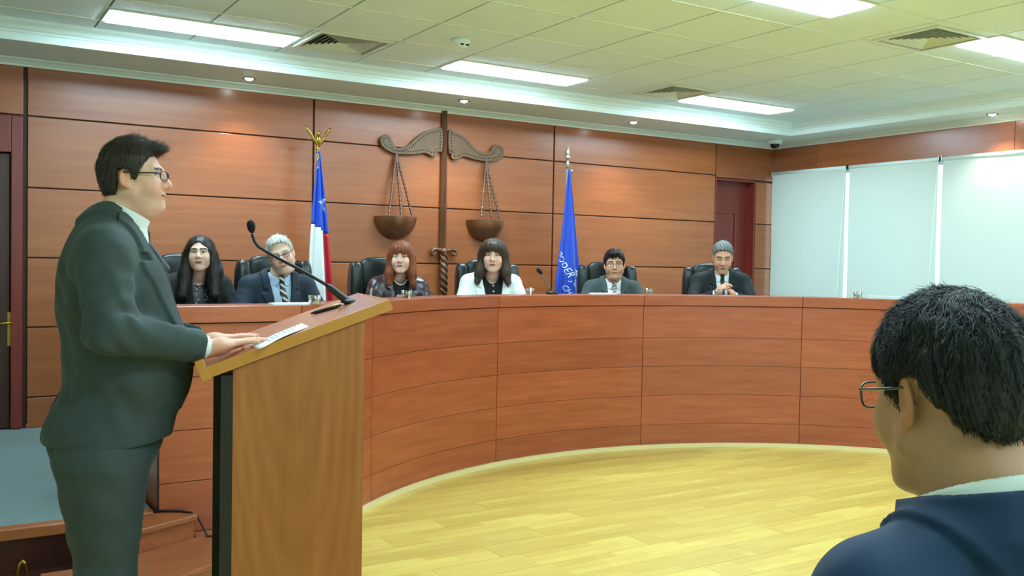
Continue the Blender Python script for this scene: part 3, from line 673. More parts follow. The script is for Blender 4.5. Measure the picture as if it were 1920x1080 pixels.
c_ = atD(471, 425, Dm); dn = (mpt[8]-c_); dn /= np.linalg.norm(dn)
W(MB().tube([c_+dn*s for s in (.022, .0145, .007, 0, -.008, -.016, -.021, -.0235)], [.006, .0105, .0135, .0145, .0145, .0125, .008, .002], 14), 'windscreen', plain('foam', srgb(14,15,16), .95, bump=.6, bscale=900), mic, smooth=True)
W(MB().box(-.03, .012, -.012, .012, 0, .004).xf(Matrix.Translation(on_board(*board_px(630, 574), .001)) @ Matrix.Rotation(-sl, 4, 'Y')), 'tag_label', plain('yellow tag', srgb(226,206,40), .5), mic, label='yellow tag at the microphone foot')
a_, b_ = on_board(*board_px(584, 591), .006), on_board(*board_px(634, 577), .006)
pen = thing('pen', 'black pen lying on the lectern below the microphone', 'pen', a_)
W(MB().tube([a_, a_*.85+b_*.15, b_], [.003, .006, .006], 10), 'barrel', black_pl, pen, smooth=True); W(MB().tube([b_, b_+(b_-a_)*.12], .0045, 8), 'cap', black_pl, pen, smooth=True)

# ------------------------------------------------------------------ small things on the ledge and the steps
gm = thin_glass('tumbler glass', (.93, .97, .95), .3); wat = thin_glass('water', (.86, .93, .91), .12)
GL = [((590, 569), 'water glass on the bench ledge in front of the white-haired man', .06), ((762, 557), 'water glass on the ledge in front of the red-haired woman', .10), ((993, 557), 'water glass on the ledge right of the woman in white', .10), ((1217, 557), 'water glass on the ledge right of the man in grey suit', .10), ((1347, 557), 'water glass on the ledge in front of the clasped hands', .10), ((1608, 561), 'water glass on the bench ledge before the blinds', .10)]
def ledge_pt(x, y, back):                       # point on the ledge top, back metres behind its front edge
    p = onz(x, y, LZ); v = ray(x, y)[:2]; v = v/np.linalg.norm(v)
    best = None
    for s in np.arange(2.5, 9, .01):
        q = v*s; r = np.linalg.norm(q-BC)-BR
        if q[0] < 1.9: r = q[1]-4.8
        if r > back-.014 and s > 3: best = q; break
    return best
for p, lb, bk in GL:
    q = ledge_pt(*p, bk)
    t = thing('water_glass', lb, 'glass', (q[0], q[1], LZ), group='water glasses along the bench')
    part(MB().lathe([(0, 0), (.031, 0), (.036, .05), (.034, .05), (.029, .005), (0, .005)], n=20), 'tumbler', gm, t, smooth=True)
    part(MB().lathe([(0, .0055), (.0285, .0055), (.031, .03), (0, .03)], n=20), 'water', wat, t, smooth=True)
# desk microphone beside the blue flag
q = ledge_pt(1035, 556, .16)
dm = thing('desk_microphone', 'thin desk microphone leaning left in front of the blue flag', 'microphone', (q[0], q[1], LZ))
Dq = (np.array([q[0], q[1], LZ])-CC) @ (-RC[:, 2])
P_ = [atD(x, y, Dq) for x, y in ((1037, 556), (1030, 540), (1021, 524), (1016, 514))]
W(MB().lathe([(0, 0), (.05, 0), (.045, .02), (0, .024)], (q[0], q[1], LZ), 20), 'base', black_pl, dm, smooth=True)
W(MB().tube(P_, .006, 8), 'gooseneck', plain('grey metal', srgb(110,100,90), .4, .6), dm, smooth=True)
W(MB().tube([P_[3], atD(1013, 510, Dq), atD(1009, 506, Dq), atD(1007, 503.5, Dq)], [.008, .015, .016, .006], 12), 'windscreen', MATS['foam'], dm, smooth=True)
# papers and folder on the ledge
PB = [((1130, 557), .12, .20, .10, 'paper_sheet', 'white papers on the ledge left of the man in grey suit', 'paper', paper, .01), ((545, 571), .10, .22, .10, 'paper_sheet', 'white papers on the ledge in front of the white-haired man', 'paper', paper, .008), ((1655, 560), .10, .26, .12, 'folder', 'flat pale folder on the ledge before the blinds', 'folder', plain('pale folder', srgb(200,214,214), .5), .022)]
for p, bk, wx, wy, nm, lb, ct, mt, th in PB:
    q = ledge_pt(*p, bk); ang = math.atan2(q[1]-BC[1], q[0]-BC[0])-PI/2
    t = thing(nm, lb, ct, (q[0], q[1], LZ), ang if q[0] > 2 else 0)
    for k in range(3): part(MB().box(-wx/2+.004*k, wx/2+.003*k, -wy/2, wy/2, .0005+th*k/3, th*(k+1)/3), 'sheet' if nm[0] == 'p' else 'leaf', mt, t)
# cable down the steps, brass pull on the dais
cb = [onz(288, 958, DZ+.006), onz(335, 958, DZ+.006), onz(358, 960, DZ+.006), (1.115, 4.72, .20), (1.15, 4.66, .112), (1.22, 4.62, .112), (1.32, 4.50, .112)]
o = part(MB().tube([tuple(p) for p in cb], .006, 8), 'power_cable', black_pl, smooth=True); tag(o, 'thin black cable running down the wooden steps', 'cable')
hb = ony(41, 1066, DY+.0)
o = part(MB().tube([(hb[0]-.025, DY+.012, hb[2]-.07), (hb[0]-.022, DY-.02, hb[2]-.03), (hb[0]-.01, DY-.03, hb[2]+.03), (hb[0], DY-.03, hb[2]+.045), (hb[0]+.012, DY-.03, hb[2]+.03), (hb[0]+.024, DY-.02, hb[2]-.03), (hb[0]+.026, DY+.012, hb[2]-.07)], .009, 8), 'pull_handle', brass, smooth=True)
tag(o, 'curved brass pull handle on the dark front of the dais', 'handle')

# ------------------------------------------------------------------ black leather chairs
def rbox(x0, x1, y0, y1, z0, z1, puff=.0, n=8):  # puffed cushion
    mb = MB()
    def sh(u, p=.35): u = 2*u-1; return math.copysign(abs(u)**1.0, u)
    cx, cy, cz = (x0+x1)/2, (y0+y1)/2, (z0+z1)/2; hx, hy, hz = (x1-x0)/2, (y1-y0)/2, (z1-z0)/2; e = 4.
    def fn(u, v):
        th, ph = 2*PI*u, PI*(v-.5); q = lambda c, k: math.copysign(abs(c)**(2/k), c)
        return (cx+hx*q(math.cos(ph), e)*q(math.cos(th), e), cy+hy*q(math.cos(ph), e)*q(math.sin(th), e), cz+hz*q(math.sin(ph), e))
    return mb.grid(fn, 32, 17, True)
def make_chair(label):
    t = thing('office_chair', label, 'chair', group='black leather chairs behind the bench')
    part(rbox(-.25, .25, -.24, .27, .44, .56), 'seat', leather, t, smooth=True)
    bk = part(rbox(-.185, .185, -.33, -.23, .84, 1.165), 'backrest', leather, t, smooth=True)
    part(rbox(-.185, .185, -.32, -.22, .52, .85), 'lumbar_cushion', leather, bk, smooth=True)
    for s in (-1, 1):
        part(rbox(min(s*.17, s*.275), max(s*.17, s*.275), -.325, -.175, .5, 1.13), 'side_bolster', leather, bk, smooth=True)
        part(MB().tube([(s*.27, -.26, .6), (s*.3, -.2, .68), (s*.31, -.05, .7), (s*.31, .14, .695), (s*.3, .2, .66), (s*.28, .16, .5), (s*.24, .1, .46)], .022, 10), 'armrest', black_pl, t, smooth=True)
    part(MB().box(-.2, .2, -.345, -.31, .55, 1.12), 'back_shell', black_pl, t, bevel=.012)
    part(MB().tube([(0, 0, .1), (0, 0, .45)], .03, 12), 'gas_column', chrome, t, smooth=True)
    for k in range(5):
        a = 2*PI*k/5; c, s = math.cos(a), math.sin(a)
        part(MB().tube([(0, 0, .11), (.15*c, .15*s, .095), (.29*c, .29*s, .065)], [.028, .022, .016], 8), 'leg', black_pl, t, smooth=True)
        part(MB().tube([(.29*c-.02*s, .29*s+.02*c, .03), (.29*c+.02*s, .29*s-.02*c, .03)], .03, 12), 'caster', black_pl, t, smooth=True)
    return t
# (pixel x of the chair centre, depth of the backrest, turn from facing the camera)
SEATS = [(343, 6.66, 'woman with long dark hair', 16), (511, 6.76, 'white-haired man', 16), (716, 7.4, 'red-haired woman', 16), (912, 7.95, 'woman in the white blazer', 13), (1137, 8.6, 'man in grey suit with glasses', 10), (1334, 8.82, 'man with clasped hands', 8)]
chair0 = None
for k, (cx_, D_, who, turn) in enumerate(SEATS):
    p = atD(cx_, 500, D_)[:2]; v = -p/np.linalg.norm(p); an = math.radians(turn); c, s = math.cos(an), math.sin(an)
    fv = np.array([v[0]*c-v[1]*s, v[0]*s+v[1]*c])
    lb = 'black leather office chair behind the '+who
    if chair0 is None: chair0 = make_chair(lb); o = chair0
    else: o = copy_tree(chair0); o['label'] = lb
    p = p+fv*.28
    o.location = (p[0], p[1], PZ); o.rotation_euler = (0, 0, math.atan2(-fv[0], fv[1]))
# ------------------------------------------------------------------ signed-distance sculpting for the people
f32 = np.float32
def V3(*a): return np.array(a, f32)
def ell(p, c, r):
    q = (p-V3(*c)); r = V3(*r); a = q/r; k0 = np.sqrt((a*a).sum(1)); b_ = a/r; k1 = np.sqrt((b_*b_).sum(1))+1e-6
    return k0*(k0-1)/k1
def sph(p, c, r): q = p-V3(*c); return np.sqrt((q*q).sum(1))-r
def cone(p, a, b_, ra, rb):
    a = V3(*a); ba = V3(*b_)-a; pa = p-a; h = np.clip((pa @ ba)/max(float(ba @ ba), 1e-9), 0, 1); q = pa-h[:, None]*ba
    return np.sqrt((q*q).sum(1))-(ra+(rb-ra)*h)
def smin(a, b_, k): h = np.clip(.5+.5*(b_-a)/k, 0, 1); return b_*(1-h)+a*h-k*h*(1-h)
def smax(a, b_, k): return -smin(-a, -b_, k)
def mirror(p): q = p.copy(); q[:, 0] = np.abs(q[:, 0]); return q
def crease(p, s=1.):                             # cloth wrinkles, roughly -1..1
    x, y, z = p[:, 0]*s, p[:, 1]*s, p[:, 2]*s
    return (np.sin(21*z+9*np.sin(7*x+3*y)+5*y)*np.sin(11*x-8*y+4*np.sin(9*z))+.6*np.sin(37*z+17*x+6*np.sin(13*y)))*.6

def mesh_sdf(fn, lo, hi, h, newton=2):
    lo = np.array(lo, float); hi = np.array(hi, float); nb = np.ceil((hi-lo)/(8*h)).astype(int)+1; n = nb*8
    I = np.stack(np.meshgrid(*[np.arange(k) for k in nb], indexing='ij'), -1).reshape(-1, 3)
    dcen = fn((lo+(I*8+3.5)*h).astype(f32)); act = np.abs(dcen) < 8*h*.9+.012
    G = np.empty(n, f32)
    G.reshape(nb[0], 8, nb[1], 8, nb[2], 8)[:] = np.where(dcen < 0, -1, 1).astype(f32).reshape(nb)[:, None, :, None, :, None]
    off = np.stack(np.meshgrid(*[np.arange(8)]*3, indexing='ij'), -1).reshape(-1, 3)
    A = I[act]
    for s in range(0, len(A), 700):
        J = (A[s:s+700, None, :]*8+off[None]).reshape(-1, 3)
        G[J[:, 0], J[:, 1], J[:, 2]] = fn((lo+J*h).astype(f32))
    S = G < 0
    c = [S[i:n[0]-1+i, j:n[1]-1+j, k:n[2]-1+k] for i in (0, 1) for j in (0, 1) for k in (0, 1)]
    cnt = sum(q.astype(np.int8) for q in c); mixed = (cnt > 0) & (cnt < 8); idx = np.argwhere(mixed)
    vid = -np.ones(mixed.shape, np.int32); vid[mixed] = np.arange(len(idx))
    corner = [(i, j, k) for i in (0, 1) for j in (0, 1) for k in (0, 1)]
    val = [G[idx[:, 0]+i, idx[:, 1]+j, idx[:, 2]+k] for i, j, k in corner]
    acc = np.zeros((len(idx), 3)); num = np.zeros(len(idx))
    for a in range(8):
        for b_ in range(a+1, 8):
            if sum(abs(corner[a][q]-corner[b_][q]) for q in range(3)) != 1: continue
            m = (val[a] < 0) != (val[b_] < 0); t = np.where(m, val[a]/(val[a]-val[b_]+1e-12), 0)
            P = np.array(corner[a])+t[:, None]*(np.array(corner[b_])-np.array(corner[a])); acc += P*m[:, None]; num += m
    V = lo+(idx+acc/num[:, None])*h
    Q = []
    for ax in range(3):
        sl0 = [slice(1, -1)]*3; sl1 = [slice(1, -1)]*3; sl0[ax] = slice(0, n[ax]-1); sl1[ax] = slice(1, n[ax])
        s0, s1 = S[tuple(sl0)], S[tuple(sl1)]; e = np.argwhere(s0 != s1)
        if not len(e): continue
        inside0 = s0[tuple(e.T)]; b0 = e.copy(); u, w_ = (ax+1) % 3, (ax+2) % 3; b0[:, u] += 1; b0[:, w_] += 1
        q = []
        for du, dw in ((-1, -1), (0, -1), (0, 0), (-1, 0)):
            t = b0.copy(); t[:, u] += du; t[:, w_] += dw; q.append(vid[t[:, 0], t[:, 1], t[:, 2]])
        q = np.stack(q, 1); q[~inside0] = q[~inside0][:, ::-1]; Q.append(q)
    Q = np.concatenate(Q); Q = Q[(Q >= 0).all(1)]
    for _ in range(newton):
        v = V.astype(f32); f0 = fn(v); e = h*.35; g = np.stack([fn(v+V3(*(e if i == j else 0 for j in range(3))))-f0 for i in range(3)], 1)/e
        g2 = (g*g).sum(1)+1e-3; st_ = np.clip(f0/g2, -h*.6, h*.6); V = V-g*st_[:, None]
    return V, Q
def np_mesh(name, V, Q, mat, col=None):
    me = bpy.data.meshes.new(name); n = len(Q); k = Q.shape[1]
    me.vertices.add(len(V)); me.vertices.foreach_set('co', V.astype(f32).ravel())
    me.loops.add(n*k); me.loops.foreach_set('vertex_index', Q.astype(np.int32).ravel())
    me.polygons.add(n); me.polygons.foreach_set('loop_start', np.arange(0, n*k, k, dtype=np.int32))
    me.update(calc_edges=True); me.validate(); me.shade_smooth(); me.materials.append(mat)
    if col is not None:
        at = me.color_attributes.new('Col', 'FLOAT_COLOR', 'POINT'); at.data.foreach_set('color', np.c_[col, np.ones(len(col))].astype(f32).ravel())
    return me
def col_mat(name, rough, spec=.4, sss=0., bump=0., bscale=300, coat=0, stretch=None):
    m, nt, b = nodes_of(name); N = nt.nodes; L = nt.links
    at = N.new('ShaderNodeAttribute'); at.attribute_name = 'Col'; L.new(at.outputs['Color'], b.inputs['Base Color'])
    b.inputs['Roughness'].default_value = rough; b.inputs['Specular IOR Level'].default_value = spec; b.inputs['Coat Weight'].default_value = coat
    if sss: b.inputs['Subsurface Weight'].default_value = sss; b.inputs['Subsurface Radius'].default_value = (.012, .005, .003); b.inputs['Subsurface Scale'].default_value = .6
    if bump:
        tc = N.new('ShaderNodeTexCoord'); n2 = N.new('ShaderNodeTexNoise'); n2.inputs['Scale'].default_value = bscale; n2.inputs['Detail'].default_value = 3
        mp = N.new('ShaderNodeMapping'); L.new(tc.outputs['Object'], mp.inputs['Vector']); L.new(mp.outputs[0], n2.inputs['Vector'])
        if stretch: mp.inputs['Scale'].default_value = stretch
        bp_ = N.new('ShaderNodeBump'); bp_.inputs['Strength'].default_value = bump; bp_.inputs['Distance'].default_value = .003; L.new(n2.outputs['Fac'], bp_.inputs['Height']); L.new(bp_.outputs['Normal'], b.inputs['Normal'])
    return m
skin_m = col_mat('skin', .48, .4, bump=.12, bscale=400)
hair_m = col_mat('hair', .48, .4)
def cloth(name, col, rough=.75, sheen=.06, **k): return plain(name, col, rough, noise=.08, nscale=900, bump=.07, bscale=1400, sheen=sheen, **{'spec': .25, **k})
def lin(r, g, b): return np.array(srgb(r, g, b)[:3])

# ---- head, hair, hands
def head_sdf(q, H):
    s = mirror(q); w = H.get('w', 1.); j = H.get('jaw', 1.); nz = H.get('nose', 1.)
    f = ell(s, (0, -.018, .036), (.077*w, .096, .088))
    f = smin(f, ell(s, (0, .026, -.018), (.066*w, .066, .088)), .03)
    f = smin(f, cone(s, (.046*j*w, .004, -.06), (.014*j, .07, -.098), .026*j, .02), .03)
    f = smin(f, ell(s, (0, .082, -.101), (.019, .017, .017)), .02)
    f = smin(f, ell(s, (.038*w, .064, -.034), (.026, .026, .03)), .03)
    f = smin(f, cone(s, (0, .087, .025), (.043, .072, .027), .011, .010), .018)
    f = smax(f, -ell(s, (.032, .103, .007), (.021, .019, .013)), .014)
    f = smin(f, sph(s, (.032, .0755, .006), .0135), .005)
    f = smin(f, cone(s, (0, .089, .016), (0, .112+.006*(nz-1), -.026), .0078, .0122*nz), .012)
    f = smin(f, sph(s, (.0128*nz, .1, -.031), .0092*nz), .008)
    f = smin(f, ell(s, (0, .078, -.064), (.03, .021, .024)), .02)
    f = smin(f, ell(s, (0, .0955, -.0595), (.023, .007, .0045)), .006); f = smin(f, ell(s, (0, .0945, -.068), (.019, .007, .0052)), .006)
    f = smax(f, -cone(s, (0, .107, -.0637), (.025, .095, -.065), .0017, .0012), .003)
    if H.get('age', 0): f = f+.0016*H['age']*np.exp(-((s[:, 0]-.026-.25*(-.03-s[:, 2]))/.005)**2)*(s[:, 2] > -.075)*(s[:, 2] < -.02)*(s[:, 1] > .05)
    if H.get('double', 0): f = smin(f, ell(s, (0, .03, -.112), (.055*j, .05, .026*H['double'])), .03)
    ca, sa = math.cos(.36), math.sin(.36); dx, dy = s[:, 0]-.075*w, s[:, 1]+.004; eq = np.stack([dx*ca+dy*sa, dy*ca-dx*sa, s[:, 2]], 1)
    er = ell(eq, (.002, -.009, -.006), (.0068, .0185, .033)); er = smax(er, -ell(eq, (.0105, -.007, -.003), (.0088, .0115, .022)), .002)
    er = smin(er, sph(eq, (.002, -.002, -.034), .0075), .006)
    f = smin(f, er, .006)
    return f
def head_color(q, H):
    s = mirror(q); n = len(q); base = H['skin']; c = np.tile(base, (n, 1)); x, y, z = s.T
    blush = np.exp(-(((x-.042)/.022)**2+((z+.03)/.022)**2))*(y > .03); c = c*(1+blush[:, None]*(np.array([.10, -.08, -.08])))
    nose = np.exp(-((x/.016)**2+((z+.028)/.014)**2))*(y > .09); c = c*(1+nose[:, None]*np.array([.06, -.06, -.06]))
    if H.get('stubble', 0):
        m = (np.clip((-.04-z)/.02, 0, 1)*(y > .0)*(z > -.125)*H['stubble'])[:, None]; c = c*(1-.30*m)
    ear = (x > .0755*H.get('w', 1)) & (np.abs(y+.012) < .03) & (np.abs(z+.006) < .04); c = np.where(ear[:, None], c*np.array([1.08, .86, .80]), c)
    lid = (np.abs(z-.012) < .010)*(np.abs(x-.032) < .02)*(y > .06); c = np.where(lid[:, None], c*.86, c)
    lip = ((ell(s, (0, .0955, -.0595), (.023, .012, .0046)) < .0006) | (ell(s, (0, .0945, -.068), (.019, .012, .0052)) < .0006)) & (y > .085)
    c = np.where(lip[:, None], H.get('lip', base*np.array([.82, .52, .5])), c)
    mouth = (cone(s, (0, .104, -.0637), (.025, .095, -.065), .0021, .0016) < .0012) & (y > .08); c = np.where(mouth[:, None], base*.25, c)
    br = (np.abs(z-(.0305-.10*np.abs(x-.03)-.0)) < .0042*H.get('brow_w', 1)) & (x > .011) & (x < .052) & (y > .055); c = np.where(br[:, None], H['brow'], c)
    op = H.get('eye', 1.)
    if op > 0:
        e = sph(s, (.032, .0755, .006), .0135) < .0022; sc_ = e & (np.abs(z-.0055) < .0048*op) & (y > .078) & (np.abs(x-.032) < .0115); c = np.where(sc_[:, None], np.array([.62, .60, .55]), c)
        ir = sc_ & (np.hypot(x-.032-H.get('gaze', 0)*np.sign(q[:, 0]), z-.0058) < .0053); c = np.where(ir[:, None], np.array([.03, .02, .014]), c)
    ln = (np.abs(z-(.0058+.0056*max(op, .15)-5*(x-.032)**2)) < .0020) & (np.abs(x-.032) < .0155) & (y > .068); c = np.where(ln[:, None], np.array([.03, .022, .018]), c)
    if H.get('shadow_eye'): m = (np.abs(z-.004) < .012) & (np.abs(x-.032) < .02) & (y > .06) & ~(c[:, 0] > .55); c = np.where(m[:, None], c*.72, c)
    return c
def skull(q, t, w=1.):
    s = mirror(q); return smin(ell(s, (0, -.018, .036), (.077*w+t, .096+t, .088+t)), ell(s, (0, -.03, -.02), (.066*w+t, .072+t, .08)), .03)
def hair_short(q, H):
    s = mirror(q); x, y, z = q.T; t = H.get('t', .012)
    f = skull(q, t*.75, H.get('w', 1.))
    f = smin(f, ell(q, (H.get('part', 0.), .0, .05+H.get('vol', 0)), (.07, .088+H.get('quiff', 0), .07+t)), .03)
    if H.get('quiff'): f = smin(f, ell(q, (H.get('part', 0.), .072, .098), (.046, .03, .02)), .02)
    zm = np.interp(y, H.get('ly', [-.14, -.075, -.035, -.022, .004, .012, .026, .04, .062, .09, .14]), H.get('lz', [-.095, -.09, -.07, .03, .03, -.03, -.028, .03, .066, .084, .086])).astype(f32)
    zm = zm-H.get('fringe', 0)*np.clip((y-.06)/.03, 0, 1)*np.clip(1-np.abs(x-H.get('fx', 0))/.05, 0, 1)
    f = smax(f, (zm-z)*.75, .010)
    return f-.0022*np.sin(160*x+40*np.sin(30*y)+30*z)*np.sin(55*y+60*x)-.0016*np.sin(300*x+90*y)
def hand_cones(side, spread=.0, curl=(.15, .2, .15), thumb_in=0.):
    """cones in hand space: +y fingers, +z back of hand, thumb toward +x*side"""
    out = [((0, .02, 0), (0, .07, 0), .0, .0)]; fingers = []
    for i, (bx, L, r) in enumerate(((-.031, .060, .0076), (-.0105, .076, .0086), (.0105, .082, .0088), (.031, .074, .0086))):
        p = np.array([bx*side, .086-(.006 if i == 0 else 0), 0.]); ang = 0; sp = spread*(i-1.5)*side; seg = []
        for k, fr in enumerate((.44, .31, .25)):
            ang += curl[k]; d_ = np.array([math.sin(sp)*math.cos(ang), math.cos(sp)*math.cos(ang), -math.sin(ang)]); q = p+d_*L*fr*1.08
            seg.append((tuple(p), tuple(q), r*(1-.08*k), r*(1-.08*(k+1)))); p = q
        fingers.append(seg)
    t0, t1, t2, t3 = (.022*side, .018, -.006), ((.048-.01*thumb_in)*side, .05, -.012), ((.056-.022*thumb_in)*side, .082, -.014), ((.054-.03*thumb_in)*side, .106, -.016)
    fingers.append([(t0, t1, .0125, .0115), (t1, t2, .0112, .0098), (t2, t3, .0095, .0075)])
    return fingers
def hand_sdf(q, fingers, side):
    f = smin(ell(q, (0, .052, 0), (.044, .050, .0155)), cone(q, (0, -.03, 0), (0, .03, 0), .025, .027), .03)
    f = smin(f, ell(q, (.024*side, .03, -.008), (.02, .03, .014)), .015)
    for seg in fingers:
        g = None
        for a, b_, ra, rb in seg: d_ = cone(q, a, b_, ra, rb); g = d_ if g is None else smin(g, d_, .004)
        f = smin(f, g, .007)
    return f
def frame(o, y, z):                               # hand frame: origin, finger direction, back normal
    y = np.array(y, float); y /= np.linalg.norm(y); z = np.array(z, float); z = z-y*(z @ y); z /= np.linalg.norm(z); x = np.cross(y, z)
    return np.array(o, float), np.stack([x, y, z], 1)
def strands(fn, V, N, comb, n, L, wd, lift, seed, col, steps=5, sel=None, short=False):
    rg = np.random.RandomState(seed); ids = np.arange(len(V)) if sel is None else np.where(sel)[0]
    if len(ids) == 0: return None
    ids = rg.choice(ids, n); P = V[ids]+rg.randn(n, 3)*.0015; nr = N[ids]; Ls = L*(.6+.8*rg.rand(n))
    if short: Ls = Ls*np.clip(.32+(P[:, 2]-.01)/.09, .32, 1)
    pts = [P.copy()]; nrm = [nr]
    jit = rg.randn(n, 3)*.22; lf = lift*(.2+rg.rand(n))*(np.clip((V[ids][:, 2]-.03)/.07, .12, 1) if short else 1)
    for k in range(steps):
        d_ = comb(P)+jit; d_ = d_-nr*(d_*nr).sum(1)[:, None]; d_ /= np.linalg.norm(d_, axis=1)[:, None]+1e-9
        P = P+(d_+nr*(lf*(k+1)/steps)[:, None])*(Ls/steps)[:, None]
        e = .002; f0 = fn(P.astype(f32)); g = np.stack([fn((P+np.eye(3)[i]*e).astype(f32))-f0 for i in range(3)], 1); g /= np.linalg.norm(g, axis=1)[:, None]+1e-9
        push = np.where(f0 < .0012, .0012-f0, 0); P = P+g*push[:, None]; nr = g; pts.append(P.copy()); nrm.append(nr)
    vs = []; m = steps+1
    for k in range(m):
        d_ = pts[min(k+1, steps)]-pts[max(k-1, 0)]; sd = np.cross(d_, nrm[k]); sd /= np.linalg.norm(sd, axis=1)[:, None]+1e-9
        w_ = wd*(1 if k < steps-1 else (.75 if k < steps else .12)); vs += [pts[k]-sd*w_, pts[k]+nrm[k]*w_*.7, pts[k]+sd*w_]
    A = np.stack(vs, 1).reshape(-1, 3); Q = []; b0 = np.arange(n)*3*m
    for k in range(steps):
        for s in range(2): a = b0+3*k+s; Q.append(np.stack([a, a+1, a+4, a+3], 1))
    c = np.repeat(col[None]*(.7+.75*rg.rand(n))[:, None], 3*m, 0).reshape(-1, 3) if False else np.repeat(col[None, :]*(.65+.8*rg.rand(n))[:, None], 3*m, axis=0)
    return A, np.concatenate(Q), c
def normals_of(fn, V):
    v = V.astype(f32); e = .003; f0 = fn(v); g = np.stack([fn(v+V3(*(e if i == j else 0 for j in range(3))))-f0 for i in range(3)], 1); return g/(np.linalg.norm(g, axis=1)[:, None]+1e-9)

class Fig:
    def __init__(s, label, loc, rotz, group=None):
        s.root = thing('person', label, 'person', loc, rotz, group); s.rotz = rotz
        s.arms = []; s.hands = []; s.core = []; s.Hs = 1.
    def head(s, pos, yaw=0, pitch=0, roll=0, scale=1., H=None):
        s.Hp = np.array(pos, float); R = (Matrix.Rotation(yaw, 3, 'Z') @ Matrix.Rotation(pitch, 3, 'X') @ Matrix.Rotation(roll, 3, 'Y')); s.HR = np.array(R, float); s.Hs = scale; s.H = H
        s.HM = Matrix.Translation(s.Hp) @ R.to_4x4() @ Matrix.Diagonal((scale, scale, scale, 1))
    def hl(s, p): return (((p-s.Hp.astype(f32)) @ s.HR.astype(f32))/f32(s.Hs)).astype(f32)
    def hw(s, q): return (np.asarray(q)*s.Hs) @ s.HR.T+s.Hp
    def add_hand(s, o, y, z, side, **k):
        o, R = frame(o, y, z); s.hands.append((o, R, side, hand_cones(side, **k)))
    def skin(s, p, torso):
        f = torso(p)+.03
        for a, e, w_, r in s.arms:
            g = smin(cone(p, a, e, .046*r, .038*r), cone(p, e, w_, .038*r, .027*r), .02); f = smin(f, g, .03)
        nb = s.NB; hd = s.Hp+s.HR @ np.array([0, -.022, -.06])*s.Hs
        f = smin(f, cone(p, nb, hd, .064*s.H.get('neck', 1), .055*s.H.get('neck', 1)), .03)
        q = p-s.Hp.astype(f32); m = (q*q).sum(1) < .2**2
        if m.any():
            hf = head_sdf(s.hl(p[m]), s.H)*s.Hs; f[m] = smin(f[m], hf.astype(f32), .022)
        for o, R, side, fg_ in s.hands:
            q = p-o.astype(f32); m = (q*q).sum(1) < .24**2
            if m.any(): f[m] = smin(f[m], hand_sdf((q[m] @ R.astype(f32)).astype(f32), fg_, side), .012)
        return f
    def build_skin(s, torso, lo, hi, h):
        fn = lambda p: s.skin(p, torso)
        V, Q = mesh_sdf(fn, lo, hi, h); q = s.hl(V.astype(f32)); c = np.tile(s.H['skin'], (len(V), 1)); m = (np.abs(q) < .16).all(1) & (q[:, 2] > -.128)
        c[m] = head_color(q[m], s.H)
        for o, R, side, fg_ in s.hands:
            d_ = np.linalg.norm(V-o, axis=1) < .2; c[d_] = s.H['skin']*np.array([1.06, .97, .93])
            for seg in fg_[:4]:
                tip = np.array(seg[-1][1]); k = o+R @ (tip+np.array([0, -.002, .006])); nl = np.linalg.norm(V-k, axis=1) < .0052; c[nl] = np.minimum(1, s.H['skin']*np.array([1.2, 1.05, 1.0]))
        return link('body', np_mesh('body', V, Q, skin_m, c), None, s.root)
    def build_hair(s, fn_local, col, h, comb, n, L, wd, lift=.15, extra=None, lo=(-.16, -.17, -.14), hi=(.16, .17, .2), seed=1, hl_col=None, sel=None, short=False):
        V, Q = mesh_sdf(fn_local, lo, hi, h, 1); N = normals_of(fn_local, V)
        rg = np.random.RandomState(seed); base = np.tile(col*.8, (len(V), 1))
        base *= (1+.35*np.sin(230*V[:, 0]+60*V[:, 1]+20*V[:, 2]))[:, None]
        st_ = strands(fn_local, V, N, comb, n, L, wd, lift, seed, col, sel=None if sel is None else sel(V), short=short)
        if st_: A, Q2, c2 = st_; Q = np.concatenate([Q, Q2+len(V)]); V = np.concatenate([V, A]); base = np.concatenate([base, c2])
        return link('hair', np_mesh('hair', s.hw(V), Q, hair_m, np.clip(base, 0, 1)), None, s.root)
    def sdf_part(s, name, fn, lo, hi, h, mat, label=None, parent=None):
        V, Q = mesh_sdf(fn, lo, hi, h)
        if len(Q) == 0: return None
        return link(name, np_mesh(name, V, Q, mat), None, parent or s.root, label=label)
    def glasses(s, mat, lens, w=.026, hh=.017, y=.112, z=.004, r=.0016, rim=True, xo=.034, label=None, low=True):
        fr = MB(); k = 28
        def pt(u, cx): t = 2*PI*u; q = lambda c, e: math.copysign(abs(c)**(2/e), c); return (cx+w*q(math.cos(t), 3.2), y-.012*(abs(cx+w*q(math.cos(t), 3.2))/.06)**2, z+hh*q(math.sin(t), 3.2))
        for sg in (-1, 1):
            fr.tube([pt(i/k, sg*xo) for i in range(k+1)], r, 6)
            ox = sg*(xo+w); fr.tube([(ox-sg*.001, y-.012*(ox/.06)**2, z+hh*.45), (ox+sg*.008, y-.022, z+hh*.5), (sg*.0835*s.H.get('w', 1), .02, z+hh*.5), (sg*.084*s.H.get('w', 1), -.015, z+hh*.55), (sg*.082, -.03, z-.012)], [r*1.2, r*1.5, r*1.5, r*1.5, r], 6)
        fr.tube([(-xo+w-.001, y, z+.004), (0, y+.004, z+.007), (xo-w+.001, y, z+.004)], r, 6)
        o = part(fr.xf(s.HM), 'glasses', mat, s.root, smooth=True, label=label)
        ln = MB()
        for sg in (-1, 1): ln.add([pt(i/24, sg*xo) for i in range(24)], [tuple(range(24))])
        l_ = part(ln.xf(s.HM), 'lens', lens, o); return o

